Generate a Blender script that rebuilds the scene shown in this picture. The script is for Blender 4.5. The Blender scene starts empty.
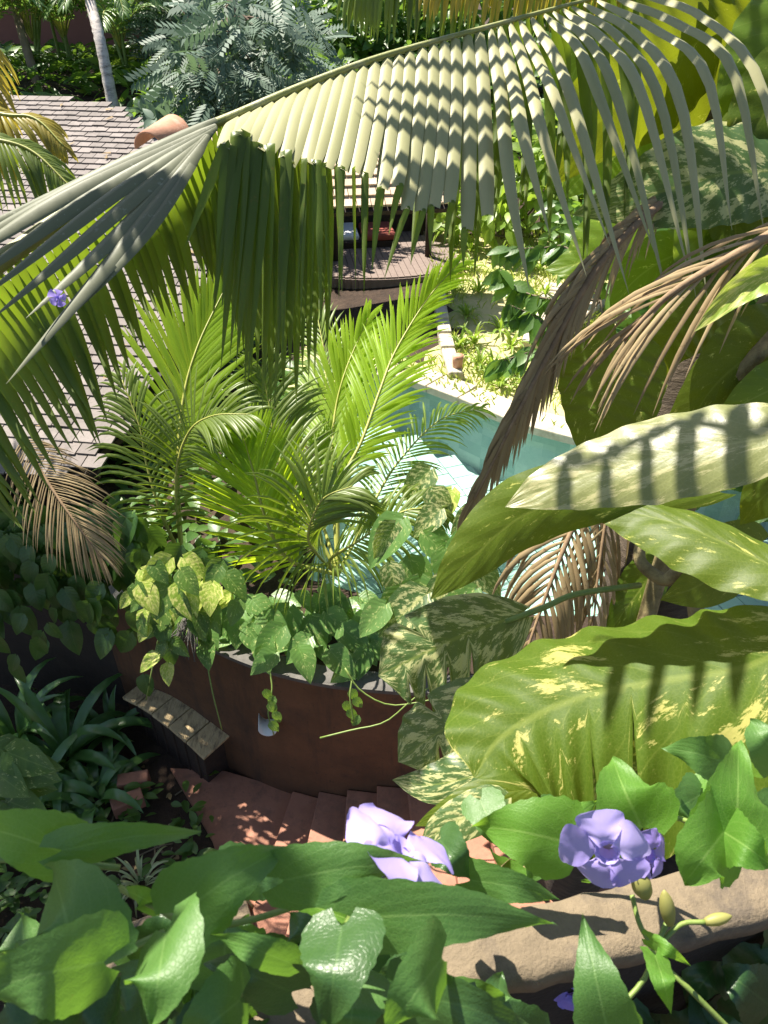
import bpy, math, random
import numpy as np
from mathutils import Vector as V, Quaternion
from mathutils.geometry import delaunay_2d_cdt
random.seed(11); rng = np.random.default_rng(7)
sc = bpy.context.scene; COL = sc.collection
R_ = math.radians; U = random.uniform

# ------------------------------------------------------------------ camera
H = 5.0; FPX = 760.0; PITCH = R_(36)
CAM = V((0, 0, H))
FW = V((0, math.cos(PITCH), -math.sin(PITCH))); UP = V((0, math.sin(PITCH), math.cos(PITCH))); RT = V((1, 0, 0))
def P(px, py, d):
    px, py, d = float(px), float(py), float(d); return CAM + d * (FW + ((px - 384) / FPX) * RT - ((py - 512) / FPX) * UP)
def G(px, py, z):
    r = FW + ((px - 384) / FPX) * RT - ((py - 512) / FPX) * UP
    return CAM + r * ((z - H) / r.z)
cd = bpy.data.cameras.new('camera'); cam = bpy.data.objects.new('camera', cd); COL.objects.link(cam)
cam.location = CAM; cam.rotation_euler = (R_(90) - PITCH, 0, 0)
cd.sensor_fit = 'VERTICAL'; cd.sensor_height = 36; cd.lens = 36 * FPX / 1024
cd.clip_start = 0.05; cd.clip_end = 2000
cd.dof.use_dof = True; cd.dof.focus_distance = 3.6; cd.dof.aperture_fstop = 13.0
sc.camera = cam

# ------------------------------------------------------------------ light
SUN = V((-0.36, 0.37, 0.85)).normalized()
w = bpy.data.worlds.new('World'); sc.world = w; w.use_nodes = True
nt = w.node_tree; bg = nt.nodes['Background']; sky = nt.nodes.new('ShaderNodeTexSky')
sky.sky_type = 'NISHITA'; sky.sun_disc = False
sky.sun_elevation = math.asin(SUN.z); sky.sun_rotation = math.atan2(SUN.x, SUN.y)
nt.links.new(sky.outputs[0], bg.inputs[0]); bg.inputs[1].default_value = 0.06
ld = bpy.data.lights.new('sun', 'SUN'); ld.energy = 5.0; ld.angle = R_(0.5); ld.color = (1, 0.93, 0.81)
lo = bpy.data.objects.new('sun', ld); COL.objects.link(lo)
lo.rotation_euler = (-SUN).to_track_quat('-Z', 'Y').to_euler(); lo.location = (0, 0, 20)
vs = sc.view_settings; vs.view_transform = 'Standard'; vs.look = 'None'; vs.gamma = 1; vs.exposure = 1.5
sc.cycles.max_bounces = 8; sc.cycles.diffuse_bounces = 4; sc.cycles.transmission_bounces = 6
sc.cycles.glossy_bounces = 2; sc.cycles.transparent_max_bounces = 8; sc.cycles.sample_clamp_indirect = 6

# ------------------------------------------------------------------ nodes / materials
class N:
    def __init__(s, name):
        s.m = bpy.data.materials.new(name); s.m.use_nodes = True; s.t = s.m.node_tree
        s.b = s.t.nodes['Principled BSDF']; s.out = s.t.nodes['Material Output']
    def n(s, typ, **kw):
        o = s.t.nodes.new('ShaderNode' + typ)
        for k, v in kw.items(): setattr(o, k, v)
        return o
    def l(s, a, b): s.t.links.new(a, b)
    def put(s, sock, v):
        if hasattr(v, 'links') or hasattr(v, 'is_linked'): s.l(v, sock)
        else: sock.default_value = v
    def math(s, op, a, b=0.0, c=None):
        o = s.n('Math', operation=op); s.put(o.inputs[0], a); s.put(o.inputs[1], b)
        if c is not None: s.put(o.inputs[2], c)
        return o.outputs[0]
    def mix(s, f, a, b, bt='MIX'):
        o = s.n('Mix', data_type='RGBA', blend_type=bt); s.put(o.inputs[0], f); s.put(o.inputs[6], c4(a)); s.put(o.inputs[7], c4(b)); return o.outputs[2]
    def noise(s, vec, scale, detail=4, rough=.55):
        o = s.n('TexNoise'); s.l(vec, o.inputs['Vector']); o.inputs['Scale'].default_value = scale
        o.inputs['Detail'].default_value = detail; o.inputs['Roughness'].default_value = rough; return o.outputs['Fac']
    def ramp(s, f, a, b): 
        o = s.n('MapRange', clamp=True); s.put(o.inputs[0], f); o.inputs[1].default_value = a; o.inputs[2].default_value = b; return o.outputs[0]
    def pos(s): return s.n('NewGeometry').outputs['Position']
    def comb(s, x, y, z):
        o = s.n('CombineXYZ')
        for i, q in enumerate((x, y, z)): s.put(o.inputs[i], q)
        return o.outputs[0]
    def bump(s, h, st, dist=.02):
        o = s.n('Bump'); o.inputs['Strength'].default_value = st; o.inputs['Distance'].default_value = dist
        s.l(h, o.inputs['Height']); s.l(o.outputs[0], s.b.inputs['Normal']); return o.outputs[0]
def c4(c): return (*c, 1) if isinstance(c, tuple) and len(c) == 3 else c

def leaf_mat(name, c1, c2, tcol, tf=.35, rough=.42, K=9, M=.9, vein=(.3, .4, .15), vf=.25, var=None, vth=.55, spot=None, bump=.25, mid=None, spec=.5, lw=1.0, big=1.1, ret=0):
    m = N(name)
    uv = m.n('UVMap'); sp = m.n('SeparateXYZ'); m.l(uv.outputs[0], sp.inputs[0])
    u, v = sp.outputs[0], sp.outputs[1]
    au = m.math('ABSOLUTE', u); rn = m.n('Attribute', attribute_name='rnd').outputs['Fac']
    pos = m.pos()
    col = m.mix(rn, c1, c2)
    mot = m.noise(pos, 14, 4)
    col = m.mix(m.ramp(mot, .35, .75), col, m.mix(.35, col, c2))
    vc = m.math('SUBTRACT', m.math('MULTIPLY', v, K), m.math('MULTIPLY', au, M * K * .3))
    fr = m.math('ABSOLUTE', m.math('SUBTRACT', m.math('FRACT', vc), .5))
    if var:
        vec = m.comb(m.math('MULTIPLY', vc, 1.1), m.math('MULTIPLY', u, 3.2), m.math('MULTIPLY', rn, 37.))
        nz = m.noise(vec, big, 9, .76)
        pf = m.ramp(nz, vth, vth + .025)
        col = m.mix(pf, col, var)
        nz2 = m.noise(vec, 6.0, 3, .7)
        col = m.mix(m.math('MULTIPLY', m.ramp(nz2, .64, .7), .3), col, var)
    lines = m.ramp(fr, .46, .5)
    midl = m.ramp(au, .05, .015)
    vm = m.math('MAXIMUM', m.math('MULTIPLY', lines, .6), midl)
    col = m.mix(m.math('MULTIPLY', vm, vf), col, vein)
    if spot:
        col = m.mix(m.math('MULTIPLY', m.ramp(m.noise(pos, 40, 3, .7), .62, .7), .7), col, spot)
    m.l(col, m.b.inputs['Base Color']); m.b.inputs['Roughness'].default_value = rough
    m.b.inputs['Specular IOR Level'].default_value = spec
    hh = m.math('ADD', m.math('MULTIPLY', fr, lw), m.math('MULTIPLY', m.noise(pos, 60, 2), .35))
    if ret:
        vo = m.n('TexVoronoi', feature='DISTANCE_TO_EDGE'); m.l(pos, vo.inputs['Vector']); vo.inputs['Scale'].default_value = ret
        vr = m.ramp(vo.outputs['Distance'], .14, .0)
        col = m.mix(m.math('MULTIPLY', vr, .13), col, vein)
        bl = m.ramp(m.noise(pos, ret * .25, 5, .8), .69, .72); col = m.mix(m.math('MULTIPLY', bl, .75), col, (.13, .09, .035))
        m.l(col, m.b.inputs['Base Color']); hh = m.math('SUBTRACT', hh, m.math('MULTIPLY', vr, .07))
    nm = m.bump(hh, bump, .004)
    tr = m.n('BsdfTranslucent'); m.l(m.mix(.6, col, tcol), tr.inputs[0]); m.l(nm, tr.inputs['Normal'])
    mx = m.n('MixShader'); mx.inputs[0].default_value = tf
    m.l(m.b.outputs[0], mx.inputs[1]); m.l(tr.outputs[0], mx.inputs[2]); m.l(mx.outputs[0], m.out.inputs[0])
    return m.m
def solid_mat(name, c1, c2, scale=6, rough=.8, bump=.3, stain=None, sscale=2.0, bd=.02, stretch=None, th=(.5, .7), streak=None):
    m = N(name); pos = m.pos()
    if stretch:
        mp = m.n('Mapping'); m.l(pos, mp.inputs[0]); mp.inputs['Scale'].default_value = stretch; pos = mp.outputs[0]
    n1 = m.noise(pos, scale, 8, .65)
    col = m.mix(m.ramp(n1, .3, .7), c1, c2)
    if stain: col = m.mix(m.ramp(m.noise(pos, sscale, 6, .7), *th), col, stain)
    if streak:
        mp2 = m.n('Mapping'); m.l(m.pos(), mp2.inputs[0]); mp2.inputs['Scale'].default_value = (5, 5, .7)
        col = m.mix(m.math('MULTIPLY', m.ramp(m.noise(mp2.outputs[0], 1.6, 6, .7), .5, .68), .75), col, streak)
        col = m.mix(m.math('MULTIPLY', m.ramp(m.noise(m.pos(), 18, 5, .75), .6, .66), .6), col, streak)
    m.l(col, m.b.inputs['Base Color']); m.b.inputs['Roughness'].default_value = rough
    m.bump(m.math('ADD', n1, m.math('MULTIPLY', m.noise(pos, scale * 6, 4, .7), .4)), bump, bd)
    return m.m

M = {}
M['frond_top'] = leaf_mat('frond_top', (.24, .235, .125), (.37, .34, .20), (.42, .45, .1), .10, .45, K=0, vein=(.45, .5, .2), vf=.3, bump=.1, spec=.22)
M['frond_shade'] = leaf_mat('frond_shade', (.03, .07, .015), (.06, .11, .02), (.2, .35, .02), .07, .45, K=0, vein=(.4, .45, .1), vf=.35, bump=.1, spec=.4)  # made near opaque so the unseen overhead fronds cast darker shade
M['frond_hang'] = leaf_mat('frond_hang', (.03, .065, .01), (.06, .11, .015), (.42, .6, .02), .4, .4, K=0, vein=(.3, .36, .06), vf=.3, spot=(.2, .16, .03), bump=.1, spec=.4)  # dark base: shade on the hanging leaflets is put into the colour
M['frond_green'] = leaf_mat('frond_green', (.035, .08, .013), (.085, .145, .022), (.45, .62, .02), .4, .42, K=0, vein=(.4, .45, .1), vf=.35, bump=.1, spec=.5)
M['frond_young'] = leaf_mat('frond_young', (.19, .31, .012), (.26, .39, .018), (.78, .98, .02), .62, .42, K=0, vein=(.4, .5, .1), vf=.3, bump=.08, spec=.4)
M['frond_yellow'] = leaf_mat('frond_yellow', (.2, .2, .03), (.38, .28, .035), (.75, .6, .05), .45, .4, K=0, vein=(.5, .45, .1), vf=.4, bump=.1)
M['frond_dry'] = leaf_mat('frond_dry', (.29, .205, .105), (.50, .39, .215), (.55, .38, .17), .2, .7, K=0, vein=(.1, .06, .03), vf=.4, spot=(.09, .055, .03), bump=.2, spec=.2)
M['rachis'] = solid_mat('rachis', (.28, .30, .05), (.38, .38, .09), 20, .5, .1)
M['rachis_dry'] = solid_mat('rachis_dry', (.17, .11, .06), (.3, .2, .11), 25, .8, .2)
M['petiole'] = solid_mat('petiole', (.20, .22, .06), (.28, .29, .09), 18, .5, .2, stain=(.28, .28, .2), sscale=9)
M['frond_base'] = leaf_mat('frond_base', (.06, .07, .038), (.10, .105, .06), (.2, .25, .05), .12, .55, K=0, vein=(.3, .32, .2), vf=.4, spot=(.26, .27, .2), bump=.15, spec=.4)  # own grey green and moss, plus canopy shade put into the colour
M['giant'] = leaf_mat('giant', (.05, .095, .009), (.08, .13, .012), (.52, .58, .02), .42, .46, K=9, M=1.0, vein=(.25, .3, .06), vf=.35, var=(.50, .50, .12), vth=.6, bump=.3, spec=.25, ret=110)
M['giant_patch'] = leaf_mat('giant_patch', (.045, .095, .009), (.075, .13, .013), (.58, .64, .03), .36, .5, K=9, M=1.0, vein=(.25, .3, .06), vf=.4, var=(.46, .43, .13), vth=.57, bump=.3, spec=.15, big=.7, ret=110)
M['giant_sheen'] = leaf_mat('giant_sheen', (.15, .17, .05), (.21, .22, .08), (.5, .52, .06), .22, .38, K=9, M=1.0, vein=(.36, .37, .16), vf=.4, var=(.36, .34, .16), vth=.52, bump=.25, spec=.6, big=.8, ret=110)  # paler base puts the sky glare into the colour, besides real gloss
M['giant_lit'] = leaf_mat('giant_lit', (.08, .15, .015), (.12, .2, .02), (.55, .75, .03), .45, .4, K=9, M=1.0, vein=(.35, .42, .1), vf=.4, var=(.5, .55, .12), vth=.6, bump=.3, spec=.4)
M['giant_pale'] = leaf_mat('giant_pale', (.05, .11, .035), (.08, .15, .05), (.5, .6, .05), .36, .42, K=9, M=1.0, vein=(.3, .36, .08), vf=.4, var=(.52, .52, .24), vth=.51, bump=.3, spec=.4)  # real variegation; base brightened for sun that misses the split leaves
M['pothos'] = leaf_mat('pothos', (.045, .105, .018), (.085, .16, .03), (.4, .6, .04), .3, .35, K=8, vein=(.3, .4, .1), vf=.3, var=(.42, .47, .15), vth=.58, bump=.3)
M['pothos_pale'] = leaf_mat('pothos_pale', (.075, .17, .035), (.12, .235, .06), (.45, .7, .05), .34, .38, K=8, vein=(.32, .45, .14), vf=.35, var=(.48, .54, .2), vth=.57, bump=.3, spec=.5)  # lighter pothos: sun blocked from the planter is put into the colour
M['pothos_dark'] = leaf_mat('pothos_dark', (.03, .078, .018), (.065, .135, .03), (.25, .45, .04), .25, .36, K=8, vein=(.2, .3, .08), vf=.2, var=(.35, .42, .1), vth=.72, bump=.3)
M['pothos_yellow_lit'] = leaf_mat('pothos_yellow_lit', (.20, .33, .035), (.36, .47, .08), (.7, .85, .08), .4, .38, K=8, vein=(.5, .55, .15), vf=.3, var=(.62, .62, .2), vth=.5, bump=.3)  # yellow green, with sunlight on the corner group put into the colour
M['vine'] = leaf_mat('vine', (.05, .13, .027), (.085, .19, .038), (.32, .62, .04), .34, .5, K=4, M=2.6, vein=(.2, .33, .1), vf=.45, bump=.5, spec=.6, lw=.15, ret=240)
M['vine_lit'] = leaf_mat('vine_lit', (.075, .20, .022), (.12, .27, .035), (.42, .75, .04), .42, .5, K=4, M=2.6, vein=(.30, .47, .12), vf=.5, bump=.5, spec=.5, lw=.15, ret=240)  # sunlit copy of the vine leaf, brightness put into the colour
M['vine_dark'] = leaf_mat('vine_dark', (.022, .065, .018), (.045, .105, .025), (.2, .42, .04), .25, .38, K=4, M=2.6, vein=(.1, .19, .05), vf=.4, bump=.5, spec=.6, lw=.15, ret=240)  # shaded copy of the vine leaf, darkness put into the colour
M['strap'] = leaf_mat('strap', (.045, .115, .03), (.075, .17, .04), (.25, .5, .05), .22, .3, K=0, vein=(.1, .2, .06), vf=.35, bump=.1, spec=.6)
M['spider'] = leaf_mat('spider', (.16, .24, .06), (.3, .36, .14), (.5, .6, .15), .3, .45, K=0, vein=(.6, .62, .35), vf=.8, bump=.1)
M['silver'] = leaf_mat('silver', (.06, .105, .075), (.13, .185, .14), (.2, .34, .1), .25, .5, K=0, vein=(.3, .38, .3), vf=.3, bump=.1, spec=.15)
M['bush'] = leaf_mat('bush', (.045, .11, .022), (.09, .18, .03), (.35, .58, .05), .35, .42, K=6, vein=(.2, .3, .08), vf=.2, bump=.2)
M['bush_lit'] = leaf_mat('bush_lit', (.13, .23, .03), (.24, .34, .05), (.5, .7, .06), .4, .42, K=6, vein=(.3, .4, .1), vf=.2, bump=.2)
M['areca'] = leaf_mat('areca', (.09, .19, .05), (.16, .27, .07), (.35, .6, .06), .35, .42, K=0, vein=(.2, .3, .1), vf=.3, bump=.1)
M['petal'] = leaf_mat('petal', (.39, .31, .74), (.52, .44, .84), (.6, .5, .92), .35, .55, K=4, M=2, vein=(.35, .26, .72), vf=.08, lw=.1, bump=.3, spec=.3)
M['petal_deep'] = leaf_mat('petal_deep', (.30, .2, .75), (.4, .3, .8), (.5, .4, .9), .35, .55, K=4, M=2, vein=(.3, .2, .7), vf=.1, lw=.1, bump=.3, spec=.3)
M['throat'] = solid_mat('throat', (.62, .55, .32), (.7, .62, .45), 40, .6, .05)
M['calyx'] = leaf_mat('calyx', (.30, .34, .08), (.42, .40, .14), (.5, .5, .1), .3, .5, K=0, vein=(.3, .25, .08), vf=.5, bump=.1)
M['stem'] = solid_mat('stem', (.12, .19, .035), (.2, .26, .06), 40, .5, .1)
M['stem_brown'] = solid_mat('stem_brown', (.10, .075, .045), (.2, .16, .1), 30, .8, .3)
M['aerial'] = solid_mat('aerial', (.16, .13, .05), (.3, .24, .11), 22, .7, .4, stain=(.1, .07, .03), sscale=14)
M['palm_bark'] = solid_mat('palm_bark', (.05, .036, .024), (.12, .09, .06), 9, .9, .8, stretch=(1, 1, 5), bd=.05)
M['pale_bark'] = solid_mat('pale_bark', (.45, .40, .36), (.62, .56, .51), 5, .9, .4, stain=(.16, .13, .11), sscale=6, stretch=(1, 1, 3))
M['bark'] = solid_mat('bark', (.12, .085, .06), (.24, .18, .13), 8, .9, .5, stretch=(1, 1, .4))
M['soil'] = solid_mat('soil', (.026, .015, .009), (.055, .032, .019), 12, .95, .9, stain=(.07, .045, .028), sscale=3, bd=.03)
M['lawn'] = solid_mat('lawn', (.40, .37, .17), (.52, .43, .25), 5, .95, .7, stain=(.24, .30, .06), sscale=1.6, bd=.03)
M['planter'] = solid_mat('planter', (.075, .034, .015), (.125, .056, .025), 4, .7, .4, stain=(.042, .022, .014), sscale=1.4, bd=.012, streak=(.032, .02, .014))
M['planter_rim'] = solid_mat('planter_rim', (.07, .066, .06), (.13, .12, .11), 14, .85, .4)
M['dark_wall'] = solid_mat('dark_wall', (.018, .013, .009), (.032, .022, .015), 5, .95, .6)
M['terracotta'] = solid_mat('terracotta', (.30, .125, .075), (.38, .17, .105), 5, .75, .25, stain=(.22, .10, .065), sscale=2.2, streak=(.17, .09, .06))
M['ledge'] = solid_mat('ledge', (.15, .115, .074), (.215, .165, .105), 22, .9, 1.0, stain=(.075, .06, .048), sscale=9, bd=.006)
M['stone'] = solid_mat('stone', (.42, .37, .29), (.55, .49, .4), 9, .9, .4, stain=(.32, .27, .2), sscale=4)
M['wood_top'] = solid_mat('wood_top', (.42, .31, .16), (.58, .45, .26), 9, .9, .9, stain=(.14, .10, .06), sscale=5, stretch=(6, 2, 2))
M['wood_dark'] = solid_mat('wood_dark', (.02, .011, .007), (.04, .023, .014), 10, .8, .3)
M['deck'] = solid_mat('deck', (.14, .10, .085), (.21, .16, .135), 9, .75, .4, stretch=(1, 6, 1))
M['cushion_white'] = solid_mat('cushion_white', (.65, .65, .68), (.74, .74, .76), 20, .9, .1)
M['cushion_red'] = solid_mat('cushion_red', (.22, .05, .035), (.3, .07, .05), 20, .9, .1)
M['facade'] = solid_mat('facade', (.26, .11, .085), (.30, .13, .10), 1.2, .9, .15)
M['facade_dark'] = solid_mat('facade_dark', (.025, .02, .02), (.04, .03, .03), 3, .9, .2)
M['grass'] = leaf_mat('grass', (.16, .25, .035), (.34, .40, .08), (.5, .6, .08), .4, .5, K=0, vf=.1, bump=.1)
M['plastic'] = solid_mat('plastic', (.6, .6, .6), (.7, .7, .7), 10, .4, .05)
def tile_mat(name, a, b, dirt):
    m = N(name); pos = m.pos(); rn = m.n('Attribute', attribute_name='rnd').outputs['Fac']
    col = m.mix(rn, a, b); col = m.mix(m.ramp(m.noise(pos, 3, 7, .7), .5, .72), col, dirt)
    col = m.mix(m.math('MULTIPLY', m.ramp(m.noise(pos, 30, 4, .7), .5, .7), .4), col, dirt)
    m.l(col, m.b.inputs['Base Color']); m.b.inputs['Roughness'].default_value = .85
    m.bump(m.noise(pos, 40, 4), .4, .01); return m.m
M['tile'] = tile_mat('tile', (.145, .124, .115), (.215, .187, .175), (.095, .083, .075))
M['tile_tan'] = tile_mat('tile_tan', (.44, .33, .22), (.56, .43, .31), (.35, .26, .18))
M['cap'] = solid_mat('cap', (.42, .2, .12), (.52, .27, .17), 12, .8, .2, stain=(.55, .42, .34), sscale=3)
M['pool_tile'] = tile_mat('pool_tile', (.26, .38, .35), (.47, .56, .52), (.33, .45, .41))
def water_mat():
    m = N('pool_water'); pos = m.pos()
    tr = m.n('BsdfTransparent'); tr.inputs[0].default_value = (.86, .96, .94, 1)
    gl = m.n('BsdfGlossy'); gl.inputs['Roughness'].default_value = .04; gl.inputs[0].default_value = (1, 1, 1, 1)
    bp = m.n('Bump'); bp.inputs['Strength'].default_value = .25; bp.inputs['Distance'].default_value = .03
    m.l(m.noise(pos, 5, 3), bp.inputs['Height']); m.l(bp.outputs[0], gl.inputs['Normal'])
    fr = m.n('Fresnel'); fr.inputs[0].default_value = 1.33; m.l(bp.outputs[0], fr.inputs['Normal'])
    mx = m.n('MixShader'); m.l(fr.outputs[0], mx.inputs[0]); m.l(tr.outputs[0], mx.inputs[1]); m.l(gl.outputs[0], mx.inputs[2])
    m.l(mx.outputs[0], m.out.inputs[0]); return m.m
M['water'] = water_mat()

# ------------------------------------------------------------------ object helpers
def tag(o, label, cat, group=None):
    o['label'] = label; o['category'] = cat
    if group: o['group'] = group
    return o
def thing(name, loc, label, cat, group=None):
    o = bpy.data.objects.new(name, None); COL.objects.link(o); o.location = loc; o.empty_display_size = .1
    bpy.context.view_layer.update()
    return tag(o, label, cat, group)
class MB:
    def __init__(s): s.v = []; s.f = []; s.uv = []; s.r = []; s.n = 0
    def add(s, verts, faces, uv=None, rnd=None):
        k = len(verts); rnd = U(0, 1) if rnd is None else rnd
        s.v.extend([tuple(q) for q in verts]); s.uv.extend(uv if uv is not None else [(0.5, 0.5)] * k)
        s.r.extend([rnd] * k); n = s.n
        s.f.extend([tuple(i + n for i in f) for f in faces]); s.n += k
    def build(s, name, mat, parent=None, smooth=True, kind=None):
        me = bpy.data.meshes.new(name)
        org = V((0, 0, 0))
        if parent is not None:
            p = parent
            while p is not None: org += p.location; p = p.parent
        elif s.v:
            a = np.array(s.v); org = V(a.mean(0)); org.z = float(a[:, 2].min())
        vv = (np.array(s.v) - np.array(org)) if s.v else []
        me.from_pydata([tuple(q) for q in vv], [], s.f)
        if s.f:
            ul = me.uv_layers.new(name='UVMap'); li = np.zeros(len(me.loops), dtype=np.int32); me.loops.foreach_get('vertex_index', li)
            ul.data.foreach_set('uv', np.array(s.uv, dtype=np.float32)[li].ravel())
            at = me.attributes.new('rnd', 'FLOAT', 'POINT'); at.data.foreach_set('value', np.array(s.r, dtype=np.float32))
            if smooth: me.polygons.foreach_set('use_smooth', [True] * len(me.polygons))
        me.materials.append(M[mat]); me.update()
        o = bpy.data.objects.new(name, me); COL.objects.link(o)
        if parent is not None: o.parent = parent
        else: o.location = org
        if kind: o['kind'] = kind
        return o
def cr(pts, n):
    """Catmull-Rom through pts, n samples."""
    pts = [V(p) for p in pts]
    if len(pts) == 2: return [pts[0].lerp(pts[1], i / (n - 1)) for i in range(n)]
    q = [2 * pts[0] - pts[1]] + pts + [2 * pts[-1] - pts[-2]]
    out = []; m = len(pts) - 1
    for i in range(n):
        t = i / (n - 1) * m; k = min(int(t), m - 1); t -= k
        a, b, c, d = q[k:k + 4]
        out.append(.5 * ((2 * b) + (c - a) * t + (2 * a - 5 * b + 4 * c - d) * t * t + (3 * b - a - 3 * c + d) * t ** 3))
    return out
def tans(p):
    return [(p[min(i + 1, len(p) - 1)] - p[max(i - 1, 0)]).normalized() for i in range(len(p))]
def tube(mb, pts, r, sides=6, n=None, cap=True, rnd=None, flat=1.0):
    pts = cr(pts, n) if n else [V(p) for p in pts]; k = len(pts); T = tans(pts)
    rr = r if callable(r) else (lambda t: r[0] + (r[1] - r[0]) * t) if isinstance(r, tuple) else (lambda t: r)
    ref = V((.31, .2, .93)); vs_, fs = [], []
    for i, p in enumerate(pts):
        x = T[i].cross(ref)
        if x.length < 1e-3: x = T[i].cross(V((1, 0, 0)))
        x.normalize(); y = T[i].cross(x); ra = rr(i / (k - 1))
        for j in range(sides):
            a = 2 * math.pi * j / sides; vs_.append(p + x * (ra * math.cos(a)) + y * (ra * flat * math.sin(a)))
    for i in range(k - 1):
        for j in range(sides):
            a, b = i * sides + j, i * sides + (j + 1) % sides
            fs.append((a, b, b + sides, a + sides))
    if cap: fs.append(tuple(range(sides))[::-1]); fs.append(tuple(range((k - 1) * sides, k * sides)))
    mb.add(vs_, fs, rnd=rnd)
def box(mb, c, sx, sy, sz, X=V((1, 0, 0)), Y=V((0, 1, 0)), Z=None, rnd=None):
    X = X.normalized(); Y = Y.normalized(); Z = Z or X.cross(Y); c = V(c)
    vv = [c + X * (sx / 2 * a) + Y * (sy / 2 * b) + Z * (sz / 2 * d) for d in (-1, 1) for b in (-1, 1) for a in (-1, 1)]
    mb.add(vv, [(0, 2, 3, 1), (4, 5, 7, 6), (0, 1, 5, 4), (2, 6, 7, 3), (0, 4, 6, 2), (1, 3, 7, 5)], rnd=rnd)
def bev(o, wd=.006, seg=2):
    b = o.modifiers.new('bevel', 'BEVEL'); b.width = wd; b.segments = seg; return o

# ---- palm leaflets and fronds
def blade(mb, path, w, nrm, fold=.35, taper=.25, rnd=None, blunt=False):
    T = tans(path); k = len(path); vv, uv, ff = [], [], []
    for i, p in enumerate(path):
        t = i / (k - 1)
        ww = w * (min(1, .35 + t / taper * .65) * (1 - max(0, (t - .55) / .45) ** 1.6) if not blunt else min(1, .6 + t / .1) * (1 - max(0, (t - .85) / .15) ** 2 * .25)) + .0006
        S = T[i].cross(nrm)
        if S.length < 1e-4: S = V((1, 0, 0))
        S.normalize(); Nn = S.cross(T[i]).normalized()
        e = Nn * (-ww * fold)
        vv += [p - S * ww * .5 + e, p, p + S * ww * .5 + e]; uv += [(-1, t), (0, t), (1, t)]
        if i:
            a = 3 * (i - 1); ff += [(a, a + 1, a + 4, a + 3), (a + 1, a + 2, a + 5, a + 4)]
    mb.add(vv, ff, uv, rnd)
def grow(p, d, L, droop, seg=6, curl=None):
    d = d.normalized(); out = [V(p)]; q = V(p)
    for i in range(seg):
        q = q + d * (L / seg); out.append(q.copy())
        d = (d + V((0, 0, -droop / seg * (1 + i * .5))) + (curl * (1. / seg) if curl else V((0, 0, 0)))).normalized()
    return out
def frond(parent, pts, n, L, wd, hint, droop=.5, a0=75, a1=18, t0=.12, mat='frond_green', rmat='rachis', r0=.014, lift=.15, fold=.3, label=None, sides=(1, -1), Lr=(1, 1), jit=.1, name='frond', bare=0.0, seg=6):
    """pts: rachis points in the world; hint: direction the upper face looks."""
    path = cr(pts, 40); T = tans(path)
    mb = MB(); tube(mb, path, (r0, r0 * .2), 6)
    fr = mb.build(name, rmat, parent)
    if label: fr['label'] = label
    lb = MB(); hint = V(hint).normalized()
    for i in range(n):
        t = t0 + (1 - t0) * (i + .5) / n; k = t * 39; i0 = min(int(k), 38)
        p = path[i0].lerp(path[i0 + 1], k - i0); tt = T[i0]
        nn = (hint - tt * hint.dot(tt)).normalized(); S = tt.cross(nn)
        s_ = (t - t0) / (1 - t0); prof = (.55 + .45 * min(1, s_ / .25)) * (1 - .62 * max(0, (s_ - .45) / .55) ** 1.4)
        for s, lr in zip(sides, (Lr if Lr[0] != Lr[1] else (Lr[0],) * 2)):
            if random.random() < bare: continue
            a = R_(a0 + (a1 - a0) * s_ + U(-5, 5)); 
            d = tt * math.cos(a) + S * s * math.sin(a) + nn * (lift + U(-jit, jit))
            LL = L * prof * lr * U(.9, 1.06)
            pa = grow(p, d, LL, droop * U(.7, 1.3), seg)
            blade(lb, pa, wd * U(.85, 1.1), nn, fold)
    lb.build('leaflets', mat, fr)
    return fr

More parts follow.
